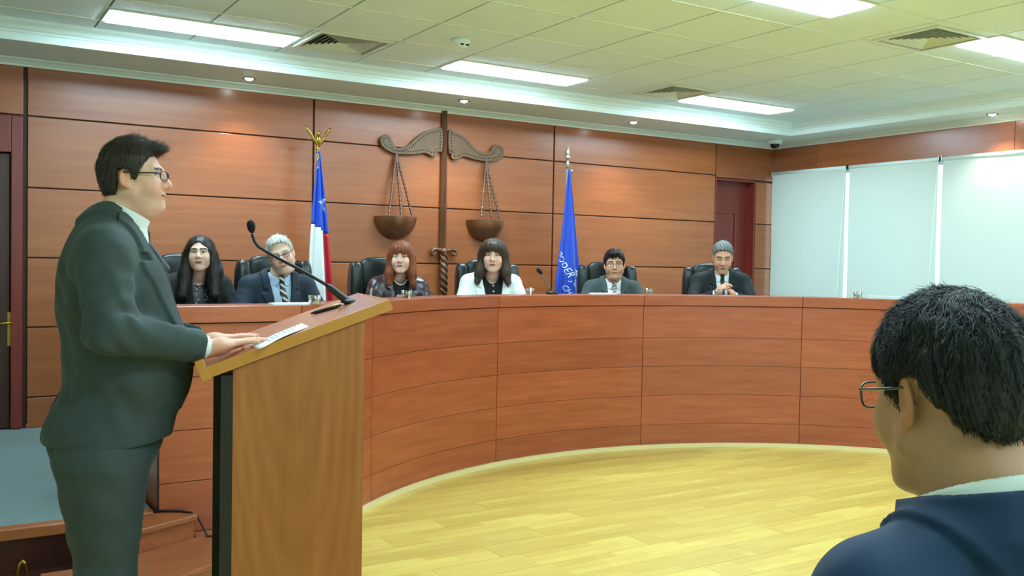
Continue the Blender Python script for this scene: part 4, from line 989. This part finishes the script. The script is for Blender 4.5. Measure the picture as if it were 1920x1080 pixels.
def jacket_fields(T, arms, NB, hem, vtop, vbot, vw, lap=.075, fold=.004, thick=.014, gap=0., cuffs=.0, sleeve=1., collar=True, tight=.05, colr=.088, lapt=.010, ctilt=.4, ctop=.022, vprof=None, cslope=.30):
    """returns (jacket, lapel-aware) distance function. T torso sdf; V opening between vtop and vbot (z), half width vw at the top"""
    NBf = np.array(NB, float)
    def A(p):
        g = None
        for a, e, w_, r in arms:
            wv = np.array(w_)-np.array(e); L_ = np.linalg.norm(wv); w2 = np.array(w_)-wv/L_*.012
            d_ = smin(cone(p, a, e, .072*r*sleeve, .058*r*sleeve), cone(p, e, w2, .057*r*sleeve, .044*r*sleeve), .03)
            wd = (wv/L_).astype(f32); d_ = smax(d_, (p-w2.astype(f32)) @ wd-.004, .004)
            near = np.exp(-((p-np.array(e, f32))**2).sum(1)/.012); d_ = d_-fold*(.6+1.1*near)*crease(p, 1.5)
            g = d_ if g is None else np.minimum(g, d_)
        return g
    def J(p):
        t = T(p); x, y, z = p.T; ax = np.abs(x)
        body = t-thick-fold*.8*crease(p)
        u = np.clip((z-vbot)/(vtop-vbot), -1, 1.6); vv = np.where(u > 0, vw*u**.85, -.02+gap*(-u)) if vprof is None else np.interp(z, *vprof)
        front = (y > NBf[1]-.01+.25*(z-NBf[2])*0)
        fl_ = np.where(front, y-(NBf[1]+.0), -1).astype(f32)
        open_ = np.maximum(ax-vv, -(y-NBf[1]-.012))          # negative inside the opening
        if gap and vprof is None: open_ = np.where(z < vbot, np.maximum(np.abs(x)-gap*np.clip((vbot-z)/.3, 0, 1), -(y-NBf[1]-.012)), open_)
        elif vprof is None: open_ = np.where(z < vbot-.005, 1, open_)
        lw = np.clip(lap*np.clip(u*1.5, 0, 1), 0, lap); notch = (u > .70) & (u < .745); lw = np.where(u > .745, lap*.72, lw); lw = np.where(notch, lap*.40, lw)
        lapm = np.maximum(ax-vv-lw, -(y-NBf[1]-.0)); lapm = np.maximum(lapm, vbot+.01-z); disc = np.maximum(np.hypot(x, y-NBf[1]+.012)-colr-.024, NBf[2]-.085-z); lapm = np.where(u > .745, np.minimum(disc, lapm), np.minimum(lapm, np.where(y < NBf[1]+.0, disc, 1)))
        lp_ = np.maximum(t-thick-lapt, lapm)
        body = np.minimum(body, lp_)
        if collar:
            q = p-NBf.astype(f32); rr = np.hypot(q[:, 0], (q[:, 1]+.006-ctilt*np.clip(q[:, 2], -.012, 1))*.95); cl = np.maximum(np.abs(rr-colr+.18*np.clip(q[:, 2], -.03, .1))-.007, np.maximum(q[:, 2]-ctop+cslope*np.clip(q[:, 1]+.02, -1, 1), -.055-q[:, 2])); cl = np.maximum(cl, -(ax-vv*.9-.0) if False else -1+0*ax)
            cl = np.maximum(cl, q[:, 1]-.06); body = smin(body, cl.astype(f32), .012)
        g = A(p)
        f = smin(body, g, .035) if tight else np.minimum(body, g)
        f = np.maximum(f, -np.maximum(open_, -.2))
        f = np.maximum(f, hem(p) if callable(hem) else hem-z)
        return f.astype(f32)
    return J
def shirt_field(T, NB, thick=.006, zmin=0, arms=None, cuff=True, axis=None, cr=.071, ctop=.050, ctilt=.35, yo=.012):
    NBf = np.array(NB, f32)
    def S(p):
        x, y, z = p.T; f = T(p)-thick-.0015*crease(p, 1.6)
        q = p-NBf; zz = q[:, 2]; yy = q[:, 1]-yo
        rr = np.hypot(q[:, 0]*1.02, yy-ctilt*np.clip(zz, -.02, 1)); ang = q[:, 1]
        zt = zz+.52*(q[:, 1]+.07)
        cl = np.maximum(np.abs(rr-cr+.12*zz)-.0068, np.maximum(zt-ctop, -.004-zt)); notch = np.maximum(np.abs(q[:, 0])-.012-.5*np.clip(.03-zt, 0, 1), -yy); cl = np.maximum(cl, -notch); f = smin(f, cl, .004)
        f = np.maximum(f, zmin-z)
        if arms and cuff:
            for a, e, w_, r in arms:
                wv = np.array(w_)-np.array(e); L_ = np.linalg.norm(wv); wd = (wv/L_); c0 = np.array(w_)-wd*.035; c1 = np.array(w_)+wd*.008
                d_ = cone(p, c0, c1, .036*r, .036*r); d_ = np.maximum(d_, (p-c1.astype(f32)) @ wd.astype(f32)); f = np.minimum(f, d_)
        return f.astype(f32)
    return S
def tie_field(T, NB, thick=.011, wid=.036, zk=None, zmin=0, x0=0., slant=0.):
    NBf = np.array(NB, f32)
    def fn(p):
        x, y, z = p.T; zk_ = NBf[2]-.035 if zk is None else zk; u = np.clip((zk_-z)/.4, 0, 1); w_ = .013+(wid-.013)*u; xc = x0+slant*(zk_-z)
        f = np.maximum(T(p)-thick-.004*np.exp(-((x-xc)/.02)**2), np.maximum(np.abs(x-xc)-w_, np.maximum(z-zk_, zmin-z))); f = np.maximum(f, NBf[1]-y)
        kn = None
        return f.astype(f32)
    return fn
def surf_y(T, x, z, y0=.6, y1=-.1, off=0.):        # front surface of the torso
    ys = np.linspace(y0, y1, 300).astype(f32); p = np.stack([np.full(300, x), ys, np.full(300, z)], 1).astype(f32); d_ = T(p)-off; i = np.argmax(d_ < 0); return float(ys[i])
# ------------------------------------------------------------------ the people
lens_m, nt, b = nodes_of('lens'); b.inputs['Transmission Weight'].default_value = 1; b.inputs['Roughness'].default_value = 0; b.inputs['IOR'].default_value = 1.02; b.inputs['Base Color'].default_value = (.96, .97, 1, 1)
frame_dk = plain('dark frame', srgb(22,26,30), .3); frame_gm = plain('gunmetal frame', srgb(70,84,84), .25, .8); frame_gold = plain('thin frame', srgb(150,140,110), .3, .8)
shirt_w = cloth('white shirt', srgb(224,230,228), .7); shirt_bl = cloth('light blue shirt', srgb(170,196,216), .7)
suit_grey = cloth('grey green suit', srgb(54,66,65), .7); suit_navy = cloth('navy suit', srgb(32,44,56), .7); suit_slate = cloth('slate suit', srgb(66,80,80), .7); suit_black = cloth('black suit', srgb(26,34,36), .7)
suit_fg = cloth('dark blue suit', srgb(10,42,72), .65); blazer_w = cloth('white blazer', srgb(232,238,234), .65); jacket_bk = cloth('black jacket', srgb(30,34,32), .75)
plum = plain('plum leather', srgb(58,40,46), .3, noise=.15, nscale=60, bump=.15, bscale=120, coat=.2); trous_bk = cloth('dark trousers', srgb(24,26,26), .8); top_bk = cloth('black top', srgb(22,26,28), .8)
shoe_m = plain('black shoe', srgb(14,13,12), .3)
def stripes(name, c1, c2, sc, rot, dots=False):
    m, nt, b = nodes_of(name); N = nt.nodes; L = nt.links; tc = N.new('ShaderNodeTexCoord'); mp = N.new('ShaderNodeMapping'); mp.inputs['Rotation'].default_value = (0, rot, 0); L.new(tc.outputs['Object'], mp.inputs['Vector'])
    if dots: t_ = N.new('ShaderNodeTexVoronoi'); t_.inputs['Scale'].default_value = sc; o_ = t_.outputs['Distance']
    else: t_ = N.new('ShaderNodeTexWave'); t_.bands_direction = 'Z'; t_.inputs['Scale'].default_value = sc; t_.inputs['Distortion'].default_value = .3; o_ = t_.outputs['Fac']
    L.new(mp.outputs[0], t_.inputs['Vector']); cr = N.new('ShaderNodeValToRGB'); cr.color_ramp.interpolation = 'CONSTANT'; cr.color_ramp.elements[0].color = c2 if dots else c1; cr.color_ramp.elements[1].color = c1 if dots else c2; cr.color_ramp.elements[1].position = .22 if dots else .68
    L.new(o_, cr.inputs['Fac']); L.new(cr.outputs[0], b.inputs['Base Color']); b.inputs['Roughness'].default_value = .45; return m
tie_navy = plain('navy tie', srgb(22,30,46), .45); tie_bk = plain('black tie', srgb(16,20,22), .45)
tie_str = stripes('striped tie', srgb(44,30,34), srgb(206,200,190), 9, .55); tie_pat = stripes('patterned tie', srgb(116,100,112), srgb(214,206,204), 14, -.6)
blouse_dot = stripes('dotted blouse', srgb(22,24,24), srgb(214,220,214), 62, .2, True)
pearl = plain('pearl', srgb(226,224,206), .3)
SK = lin(210, 162, 132); SK2 = lin(196, 154, 118); SKF = lin(224, 184, 160)

def world_dir_rot(p, turn):                       # rotz that faces the camera from p, turned (degrees) toward image right
    v = -np.array(p[:2])/np.linalg.norm(p[:2]); an = math.radians(turn); c, s = math.cos(an), math.sin(an); fv = np.array([v[0]*c-v[1]*s, v[0]*s+v[1]*c]); return math.atan2(-fv[0], fv[1]), fv

def seated(label, px, py, D, turn, look, pitch, roll, scale, sw, H, hy=.06, base=PZ, wr=None, knee=.42, hipd=.68, belly=1., elb=None, group='people seated behind the bench', rot=None, up=.042):
    P = atD(px, py, D); rz, fv = world_dir_rot(P, turn)
    if rot is not None: rz = rot; fv = np.array([-math.sin(rz), math.cos(rz)])
    loc = (P[0]-fv[0]*hy, P[1]-fv[1]*hy, base); hz = P[2]-base
    g = Fig(label, loc, rz, group); lk, _ = world_dir_rot(P, look)
    g.head((0, hy, hz), lk-rz, pitch, roll, scale, H); g.hz = hz; g.hy = hy; ny = hy-.05; g.ny = ny; g.NB = (0, ny-.012, hz-.132*scale); g.sw = sw; b0 = hz+up
    def T(p):
        s = mirror(p); f = ell(s, (0, ny-.03, b0-.40), (sw*.86, .118*belly, .20))
        f = smin(f, cone(s, (.03, ny-.035, b0-.205), (sw-.035, ny-.03, b0-.255), .05, .058), .055)
        f = smin(f, ell(s, (0, ny-.01, b0-.60), (.165*belly, .135*belly, .16)), .08)
        return smin(f, ell(s, (0, ny-.05, hz-hipd), (.18, .15, .12)), .07)
    g.T = T; wz = 1.09-base+.035
    for sg in (1, -1):
        wp_ = (wr or {}).get(sg, (sg*.11, ny+.30, wz)); ep = (elb or {}).get(sg, (sg*(sw+.055), ny+.07, max(hz-.50, wz-.01)))
        g.arms.append(((sg*(sw-.02), ny-.03, b0-.272), ep, wp_, 1.))
    # legs
    return g
def legs(g, mat, base, seat=.56, kn=.34, name='trousers', foot=True):
    ny = g.ny; h0 = seat+.085
    def fn(p):
        s = mirror(p); f = smin(ell(s, (0, ny-.06, h0), (.175, .15, .10)), cone(s, (.09, ny-.02, h0), (.11, ny+kn, seat+.03), .085, .065), .05)
        return smin(f, cone(s, (.11, ny+kn, seat+.02), (.11, ny+kn-.06, .09), .065, .05), .03)
    o = g.sdf_part(name, fn, (-.3, ny-.3, .0), (.3, ny+kn+.15, h0+.16), .014, mat)
    for sg in (-1, 1):
        part(MB().ball((sg*.11, ny+kn, .045), (.045, .13, .045), 14, 9).box(sg*.11-.035, sg*.11+.035, ny+kn-.1, ny+kn+.1, 0, .02), 'shoe', shoe_m, g.root, smooth=True)
def dress(g, jmat, smat, tmat=None, vw=.075, vbot=-.62, h=.0082, lap=.07, hem=-.72, zmin=-.62, collar=True, tie=None, shirt_collar=True, thick=.014, skin_h=.0054, fold=.003, name='jacket'):
    hz, sw, ny = g.hz, g.sw, g.ny; lo = (-sw-.2, ny-.26, hz+hem-.02); hi = (sw+.2, ny+.48, hz-.10)
    if not g.hands:
        for sg, a_ in ((1, g.arms[0]), (-1, g.arms[1])): g.add_hand(a_[2], (-sg*.35, .93, -.04), (0, .05, 1), -sg, spread=.05, curl=(.12, .2, .15))
    g.build_skin(g.T, (-sw-.14, ny-.22, hz-.66), (sw+.14, ny+.52, hz+.17), skin_h)
    J = jacket_fields(g.T, g.arms, g.NB, hz+hem, g.NB[2]+.03, hz+vbot, vw, lap=lap, fold=fold, thick=thick, collar=collar)
    g.sdf_part(name, J, lo, hi, h, jmat)
    if smat is not None:
        S = shirt_field(g.T, g.NB, zmin=hz+zmin, arms=g.arms, cuff=shirt_collar)
        if not shirt_collar:
            NBf = g.NB
            def S(p, T=g.T):
                x, y, z = p.T; f = T(p)-.005; n_ = np.maximum(np.hypot(x, (z-NBf[2]-.02)*.62)-.062, -(y-NBf[1]-.02)); f = np.maximum(f, -n_); f = np.maximum(f, z-NBf[2]-.0); return np.maximum(f, hz+zmin-z).astype(f32)
        g.sdf_part('shirt' if shirt_collar else 'blouse', S, lo, hi, h*.8, smat)
    if tmat is not None:
        zk = g.NB[2]-.042; kw = tie or {}; tf = tie_field(g.T, g.NB, zk=zk, zmin=hz+zmin, **kw); ky = g.NB[1]+.012+.071+.004; x0 = kw.get('x0', 0); sy_ = surf_y(g.T, 0, zk-.1)+.008
        fn = lambda p: np.minimum(np.minimum(tf(p), cone(p, (x0, ky, zk-.01), (x0, sy_, zk-.1), .012, .016)), cone(p, (x0, ky, zk+.014), (x0, ky+.004, zk-.012), .0185, .013)).astype(f32)
        g.sdf_part('tie', fn, (-.12, ny-.02, hz+zmin-.02), (.12, ny+.3, hz-.1), .0045, tmat)

down = lambda P: np.tile(np.array([0, -.25, -1.]), (len(P), 1))
def comb_back(P): return np.stack([P[:, 0]*2, np.full(len(P), -1.), -.3-4*np.abs(P[:, 0])], 1)
def comb_fringe(P): return np.stack([P[:, 0]*3, np.where(P[:, 1] > .0, .8, -.8), -.5-np.clip(.1-P[:, 2], 0, 1)*12], 1)

# --- woman with long dark hair (leftmost)
H = dict(skin=SKF, brow=lin(34,24,20), w=.97, jaw=.95, lip=lin(160,70,66), eye=1.0, brow_w=1.0)
g = seated('seated woman with long dark hair in a black jacket and dotted blouse', 375, 477, 6.12, 14, -6, .10, .02, .96, .182, H, up=.055)
dress(g, jacket_bk, blouse_dot, vw=.07, shirt_collar=False, lap=.06); legs(g, trous_bk, PZ)
def hair_long(q):
    s = mirror(q); f = ell(q, (0, -.022, .03), (.090, .108, .104))
    f = smin(f, cone(s, (.078, -.02, .0), (.092, .0, -.13), .036, .042), .03); f = smin(f, cone(s, (.09, .0, -.13), (.105, .075, -.28), .042, .030), .03)
    f = smin(f, cone(s, (.0, -.09, .0), (0, -.085, -.2), .07, .07), .04)
    op = ell(q, (.006, .115, -.018), (.06, .085, .104)); op = np.minimum(op, cone(q, (0, .1, -.10), (0, .12, -.30), .052, .035)); f = smax(f, -op, .012)
    f = smax(f, -skull(q, -.012), .004); f = smax(f, -cone(q, (0, -.02, -.08), (0, -.03, -.3), .052, .06), .01)
    return (f-.0009*np.sin(170*q[:, 0]+5*np.sin(14*q[:, 2])+20*q[:, 1])).astype(f32)
HD = lin(34, 26, 22)
g.build_hair(hair_long, HD*1.25, .0055, down, 2600, .11, .0008, .05, sel=lambda V: ~((V[:, 1] > .02) & (np.abs(V[:, 0]) < .078) & (V[:, 2] > -.06)), lo=(-.17, -.18, -.34), hi=(.17, .17, .18), seed=3)

# --- white-haired man with tilted head
H = dict(skin=SKF*1.02, brow=lin(150,146,134), w=1.03, jaw=1.06, age=1, eye=.35, nose=1.15, double=.9, shadow_eye=1)
g = seated('white-haired seated man in navy suit with striped tie, head tilted', 527, 477, 6.32, 15, 0, -.16, .34, 1.0, .215, H, belly=1.08)
dress(g, suit_navy, shirt_bl, tie_str, vw=.085, tie=dict(slant=-.14)); legs(g, trous_bk, PZ)
Hh = dict(t=.005, w=1.03, lz=[-.08, -.075, -.06, .03, .03, -.015, -.0, .05, .085, .105, .11])
g.build_hair(lambda q: hair_short(q, Hh), lin(206,206,196), .0048, comb_back, 1200, .03, .0008, .10, seed=4, short=True)
g.glasses(frame_dk, lens_m, w=.023, hh=.014, label='thin rimmed glasses')

# --- red-haired woman
H = dict(skin=SKF*1.04, brow=lin(120,76,52), w=.97, jaw=.96, lip=lin(170,84,76), eye=.65, age=.8)
g = seated('seated red-haired woman with fringe in a plum leather jacket', 752, 484, 7.05, 14, -6, .03, .02, .97, .185, H)
dress(g, plum, top_bk, vw=.075, shirt_collar=False, lap=.075, fold=.005); legs(g, trous_bk, PZ)
def hair_bob(q, L=.2, wide=.0, flip=.0, bang=.034):
    s = mirror(q); f = ell(q, (0, -.02, .034), (.098+wide, .113, .104))
    f = smin(f, cone(s, (.076, -.015, .01), (.088+wide, .012, -L*.6), .036, .036), .03); f = smin(f, cone(s, (.088+wide, .012, -L*.6), (.094+wide+flip, .03, -L), .036, .022), .03)
    f = smin(f, cone(q, (.0, -.08, .0), (0, -.075, -L*.8), .072, .06), .04)
    f = smin(f, ell(q, (0, .066, .066), (.058, .040, .046)), .02)
    op = np.maximum(ell(q, (.0, .12, -.045), (.058, .085, .12)), q[:, 2]-bang+10*q[:, 0]**2-.004*np.sin(90*q[:, 0])); op = np.minimum(op, cone(q, (0, .1, -.10), (0, .12, -.32), .05, .05)); f = smax(f, -op, .008)
    f = smax(f, -skull(q, -.012), .004); f = smax(f, -cone(q, (0, -.02, -.08), (0, -.03, -.3), .052, .06), .01)
    return (f-.0009*np.sin(170*q[:, 0]+5*np.sin(16*q[:, 2])+20*q[:, 1])).astype(f32)
g.build_hair(lambda q: hair_bob(q, .20, -.004), lin(146,78,44), .0055, down, 2200, .06, .0009, .04, lo=(-.17, -.18, -.30), hi=(.17, .17, .18), seed=5)
nk = MB(); zc = g.NB[2]-.03; pts = []
for t in np.linspace(-1, 1, 17): x = .055*t; z = zc-.045*(1-t*t); pts.append((x, surf_y(g.T, x, z)+.012, z))
part(nk.tube(pts, .0045, 6), 'necklace', pearl, g.root, smooth=True, label='pearl necklace')
br = MB(); bx, bz = .02, g.hz-.305; by = surf_y(g.T, bx, bz)+.018
for k in range(6): a = k*PI/3; br.ball((bx+.02*math.cos(a), by, bz+.02*math.sin(a)), (.016, .006, .016), 8, 6)
part(br.ball((bx, by+.005, bz), .011, 8, 6), 'flower_brooch', plain('dusty rose', srgb(190,140,136), .6), g.root, smooth=True, label='pink flower brooch')

# --- woman in the white blazer
H = dict(skin=SKF, brow=lin(60,44,34), w=.98, jaw=.98, lip=lin(168,82,78), eye=.9, age=.6)
g = seated('seated dark-haired woman in a white blazer over a black top', 925, 481, 7.52, 11, -3, .02, .0, 1.08, .205, H)
dress(g, blazer_w, top_bk, vw=.10, shirt_collar=False, lap=.07); legs(g, trous_bk, PZ)
g.build_hair(lambda q: hair_bob(q, .19, .006, .016, .036), lin(72,56,42), .0055, down, 2200, .06, .0009, .04, lo=(-.17, -.18, -.28), hi=(.17, .17, .18), seed=6)
for k in range(3):
    z = g.hz-.235-.045*k; y_ = surf_y(g.T, .0, z)+.007; part(MB().ball((0, y_, z), (.008, .004, .008), 8, 6), 'button', pearl, g.root, smooth=True)

# --- man in grey suit with glasses
H = dict(skin=SK*1.0, brow=lin(36,28,24), w=1.02, jaw=1.05, stubble=.5, eye=.8, double=.8, brow_w=1.1)
g = seated('seated man with dark hair and glasses in a slate grey suit', 1152, 496, 8.22, 10, 2, -.05, .05, 1.03, .215, H, belly=1.06)
dress(g, suit_slate, shirt_w, tie_pat, vw=.075); legs(g, trous_bk, PZ)
Hh = dict(t=.011, w=1.02, quiff=.002, fringe=.02, fx=.02, lz=[-.09, -.085, -.065, .02, .02, -.035, -.03, .03, .062, .078, .08])
g.build_hair(lambda q: hair_short(q, Hh), lin(28,22,20), .0048, comb_fringe, 1200, .035, .0009, .10, seed=7, short=True)
g.glasses(frame_dk, lens_m, w=.025, hh=.016, label='thin dark-rimmed glasses')

# --- man with clasped hands (rightmost of the panel)
H = dict(skin=SK*1.02, brow=lin(44,40,38), w=.98, jaw=.98, age=1, eye=.0, nose=1.05, shadow_eye=1)
wz = 1.10-PZ+.06
g = seated('seated grey-haired man in black suit looking down over clasped hands', 1355, 482, 8.42, 8, 4, -.34, .0, 1.10, .22, H, wr={1: (.085, .30, wz+.075), -1: (-.075, .30, wz+.06)}, elb={1: (.27, .14, wz-.02), -1: (-.27, .14, wz-.02)})
for sg in (1, -1):
    a = np.array(g.arms[0 if sg == 1 else 1][2]); g.add_hand(a, (-sg*.62, .16, .70), (sg*.78, .25, .6), -sg, spread=.10, curl=(.35, .55, .35), thumb_in=.4)
dress(g, suit_black, shirt_w, tie_bk, vw=.07); legs(g, trous_bk, PZ)
Hh = dict(t=.003, w=.98, lz=[-.09, -.085, -.065, .03, .03, -.02, -.005, .04, .072, .094, .098])
g.build_hair(lambda q: hair_short(q, Hh), lin(128,132,128), .0048, comb_back, 1200, .026, .0008, .08, seed=8, short=True)

# --- the speaker
def board_z(x, y): n_ = LM.to_3x3() @ Vector((0, 0, 1)); p0 = LM @ Vector((0, 0, TH)); return p0.z-(n_.x*(x-p0.x)+n_.y*(y-p0.y))/n_.z
SP = atD(235, 475, 2.95); srz = -PI/2+LR+math.radians(3)
H = dict(skin=lin(220,170,146), brow=lin(46,34,28), w=1.05, jaw=1.10, double=1.35, stubble=.35, eye=.85, nose=1.12, neck=1.06, age=.7)
g = Fig('standing man in grey suit and glasses speaking at the lectern', (SP[0], SP[1], 0), srz)
g.head((0, .026, 1.738), math.radians(-15), .03, 0, .905, H); g.NB = (0, -.022, 1.600); g.sw = .2; g.hz = 1.742
def Tsp(p):
    s = mirror(p); f = ell(s, (0, -.03, 1.36), (.185, .150, .20)); f = smin(f, ell(s, (0, .015, 1.14), (.19, .175, .21)), .08)
    f = smin(f, ell(s, (0, -.048, .92), (.19, .172, .17)), .07); f = smin(f, ell(s, (0, -.10, 1.43), (.16, .062, .13)), .05)
    return smin(f, cone(s, (.025, -.045, 1.575), (.165, -.055, 1.500), .058, .062), .06)
Rz = np.array(Matrix.Rotation(srz, 3, 'Z')); toL = lambda P: (np.array(P)-np.array([SP[0], SP[1], 0])) @ Rz
def board_local(s, t, h): return toL(on_board(s, t, h))
nb_ = toL(np.array([SP[0], SP[1], 0])+np.array(LM.to_3x3() @ Vector((0, 0, 1)))); dirb = toL(np.array([SP[0], SP[1], 0])+np.array(LM.to_3x3() @ Vector((1, 0, 0)))); lat = toL(np.array([SP[0], SP[1], 0])+np.array(LM.to_3x3() @ Vector((0, 1, 0))))
for sg, t, s0 in ((1, .09, .045), (-1, .33, .035)):
    wr_ = board_local(s0, t, .040); el = (sg*.27, -.045, 1.275); g.arms.append(((sg*.185, -.06, 1.49), el, tuple(wr_-np.array([0, .02, -.004])), 1.08))
    g.add_hand(wr_, dirb-.14*nb_+(.10*sg)*lat, nb_+.05*dirb, -sg, spread=.03, curl=(.06, .10, .08), thumb_in=-.2)
g.build_skin(Tsp, (-.45, -.32, .86), (.45, .48, 1.93), .0041)
hemf = lambda p: (.915+.10*np.clip(p[:, 1]-.02, 0, 1)**1.0*(np.abs(p[:, 0]) < .4)-p[:, 2]).astype(f32)
Jf = jacket_fields(Tsp, g.arms, g.NB, hemf, 1.632, 1.12, .145, lap=.075, fold=.007, thick=.018, gap=.06, sleeve=1.06, colr=.086, lapt=.011, ctop=-.004, cslope=.5, ctilt=.5, vprof=([.88, 1.1, 1.3, 1.5, 1.58, 1.65], [.05, .07, .09, .102, .095, .085]))
def Jsp(p):
    f = Jf(p); vent = np.maximum(np.abs(p[:, 0])-.003-.02*np.clip(1.05-p[:, 2], 0, 1), np.maximum(p[:, 1]+.12, p[:, 2]-1.06)); return np.maximum(f, -vent).astype(f32)
jk = g.sdf_part('jacket', Jsp, (-.46, -.36, .86), (.46, .46, 1.68), .0062, suit_grey)
g.sdf_part('shirt', shirt_field(Tsp, g.NB, zmin=.98, arms=g.arms, cr=.076, ctop=.088, ctilt=.5), (-.46, -.3, .96), (.46, .5, 1.68), .006, shirt_w)
zk = g.NB[2]-.05; ky = g.NB[1]+.012+.066; sy2 = surf_y(Tsp, 0, zk-.1)+.012; tf = tie_field(Tsp, g.NB, zk=zk, zmin=1.0, wid=.042, thick=.014)
g.sdf_part('tie', lambda p: np.minimum(np.minimum(tf(p), cone(p, (0, ky, zk-.01), (0, sy2, zk-.1), .013, .018)), cone(p, (0, ky, zk+.014), (0, ky+.006, zk-.014), .0175, .012)).astype(f32), (-.1, -.05, .98), (.1, .3, 1.62), .004, tie_navy)
def Trs(p):
    s = mirror(p); f = ell(s, (0, -.055, .93), (.18, .172, .15)); f = smin(f, cone(s, (.088, -.062, .85), (.10, -.048, .50), .138, .084), .04)
    f = smin(f, cone(s, (.10, -.05, .50), (.10, -.085, .05), .084, .070), .03); f = f-.004*crease(p, 1.2)
    return np.maximum(f, .035-p[:, 2]).astype(f32)
g.sdf_part('trousers', Trs, (-.3, -.3, .02), (.3, .2, 1.05), .0075, suit_grey)
for sg in (-1, 1): part(MB().ball((sg*.10, -.02, .045), (.048, .15, .045), 16, 10).box(sg*.10-.038, sg*.10+.038, -.14, .11, 0, .022), 'shoe', shoe_m, g.root, smooth=True)
zb = 1.14
for k in range(3): pz = np.array(g.arms[0][2])+np.array([.052, -.035-.016*k, -.018]); part(MB().ball(tuple(pz), .006, 8, 6), 'sleeve_button', black_pl, g.root, smooth=True)
pk = MB().grid(lambda u, v: (0, 0, 0), 2, 2)
Hh = dict(t=.012, w=1.05, vol=.006, quiff=.005, part=.0, fringe=.0, ly=[-.14, -.085, -.05, -.036, .006, .012, .026, .036, .056, .08, .14], lz=[-.108, -.104, -.085, .022, .022, -.022, -.018, .026, .062, .088, .09])
def comb_sp(P): return np.stack([P[:, 0]*3, np.where(P[:, 2] > .07, .9, -.45), np.where(P[:, 2] > .07, .25, -1.)], 1)
g.build_hair(lambda q: hair_short(q, Hh), lin(50,42,33), .0036, comb_sp, 6500, .036, .0005, .16, seed=9, short=True)
g.glasses(frame_dk, lens_m, w=.027, hh=.016, r=.0019, label='dark rectangular glasses')

# --- the seated man in the right foreground, seen from behind
H = dict(skin=lin(182,136,102), brow=lin(24,20,18), w=1.0, jaw=1.14, stubble=.3, eye=.8, double=.85, neck=1.05)
Pf = atD(1780, 740, 1.20); frz = -math.radians(14)
g = seated('dark-haired man in navy suit and glasses seen from behind at lower right', 1780, 740, 1.20, 0, 0, -.16, -.02, .97, .19, H, hy=.08, base=0., up=.03, hipd=.77, rot=frz, group=None, wr={1: (.12, .33, .70), -1: (-.12, .33, .70)}, elb={1: (.29, .10, .84), -1: (-.29, .10, .84)})
g.head((0, .08, g.hz), math.radians(0), -.16, -.03, .97, H)
hz, ny = g.hz, g.ny
for sg in (1, -1): g.add_hand(np.array(g.arms[0 if sg == 1 else 1][2]), (-sg*.2, .9, -.25), (0, .3, .9), -sg, curl=(.2, .3, .2))
g.build_skin(g.T, (-.40, ny-.22, .58), (.40, ny+.58, hz+.17), .005)
Jf = jacket_fields(g.T, g.arms, g.NB, hz-.80, g.NB[2]+.03, hz-.55, .07, fold=.0025, thick=.018, sleeve=1.04, ctop=.022, ctilt=.45, colr=.096)
def Jfg(p):
    f = Jf(p); seam = 0*f
    for sg in (1, -1):                              # armhole seams and centre back seam pressed in
        a = np.array([sg*(g.sw-.045), ny-.03, hz-.30]); nrm_ = np.array([sg*.93, -.10, .30]); d_ = np.abs((p-a.astype(f32)) @ nrm_.astype(f32)); near = (np.abs(p[:, 2]-(hz-.30)) < .14); seam = seam+np.exp(-(d_/.004)**2)*near
    return (f+.0032*seam).astype(f32)
g.sdf_part('jacket', Jfg, (-.46, ny-.26, hz-.82), (.46, ny+.50, hz-.08), .0066, suit_fg)
g.sdf_part('shirt', shirt_field(g.T, g.NB, zmin=hz-.6, arms=g.arms, cr=.082, ctop=.058, ctilt=.45, yo=-.002), (-.4, ny-.2, hz-.62), (.4, ny+.46, hz-.06), .0047, shirt_bl if False else shirt_w)
zk = g.NB[2]-.032; ky = surf_y(g.T, 0, zk)+.014; tf = tie_field(g.T, g.NB, zk=zk, zmin=hz-.55)
g.sdf_part('tie', lambda p: np.minimum(tf(p), cone(p, (0, ky, zk+.018), (0, ky+.004, zk-.012), .0175, .012)).astype(f32), (-.1, ny-.02, hz-.57), (.1, ny+.3, hz-.1), .005, tie_navy)
legs(g, trous_bk, 0., seat=.50, kn=.46)
Hh = dict(t=.008, w=1.0, vol=.003, quiff=0, ly=[-.14, -.11, -.085, -.05, -.03, .006, .012, .030, .038, .062, .09, .14], lz=[-.075, -.07, -.052, -.004, .03, .028, -.03, -.026, .02, .056, .07, .074])
wh = np.array([.012, -.055, .125])
def comb_fg(P):
    r = P-wh; d_ = np.linalg.norm(r, axis=1)[:, None]; sw_ = np.cross(np.array([0, 0, 1.]), r); v = r/d_+.5*sw_/d_; low = np.clip((.06-P[:, 2])/.06, 0, 1)[:, None]
    return v*(1-low)+low*np.array([0, -.25, -1.])
hf = lambda q: hair_short(q, Hh)
g.build_hair(hf, lin(24,26,23), .004, comb_fg, 16500, .023, .00042, .28, seed=11, short=True, sel=lambda V: V[:, 1] < .07)
g.glasses(frame_gm, lens_m, w=.027, hh=.018, r=.0017, label='thin grey metal glasses')
fc = thing('visitor_chair', 'black padded chair the foreground man sits on, below the picture edge', 'chair', (*g.root.location[:2], 0), frz)
part(rbox(-.24, .24, -.26, .24, .42, .50), 'seat', top_bk, fc, smooth=True); part(rbox(-.23, .23, -.33, -.265, .55, .92), 'backrest', top_bk, fc, smooth=True)
for sx in (-1, 1):
    part(MB().tube([(sx*.22, .2, .43), (sx*.22, .22, 0)], .012, 8), 'leg', chrome, fc, smooth=True)
    part(MB().tube([(sx*.22, -.30, .85), (sx*.22, -.27, .43), (sx*.22, -.30, 0)], .012, 8), 'leg', chrome, fc, smooth=True)
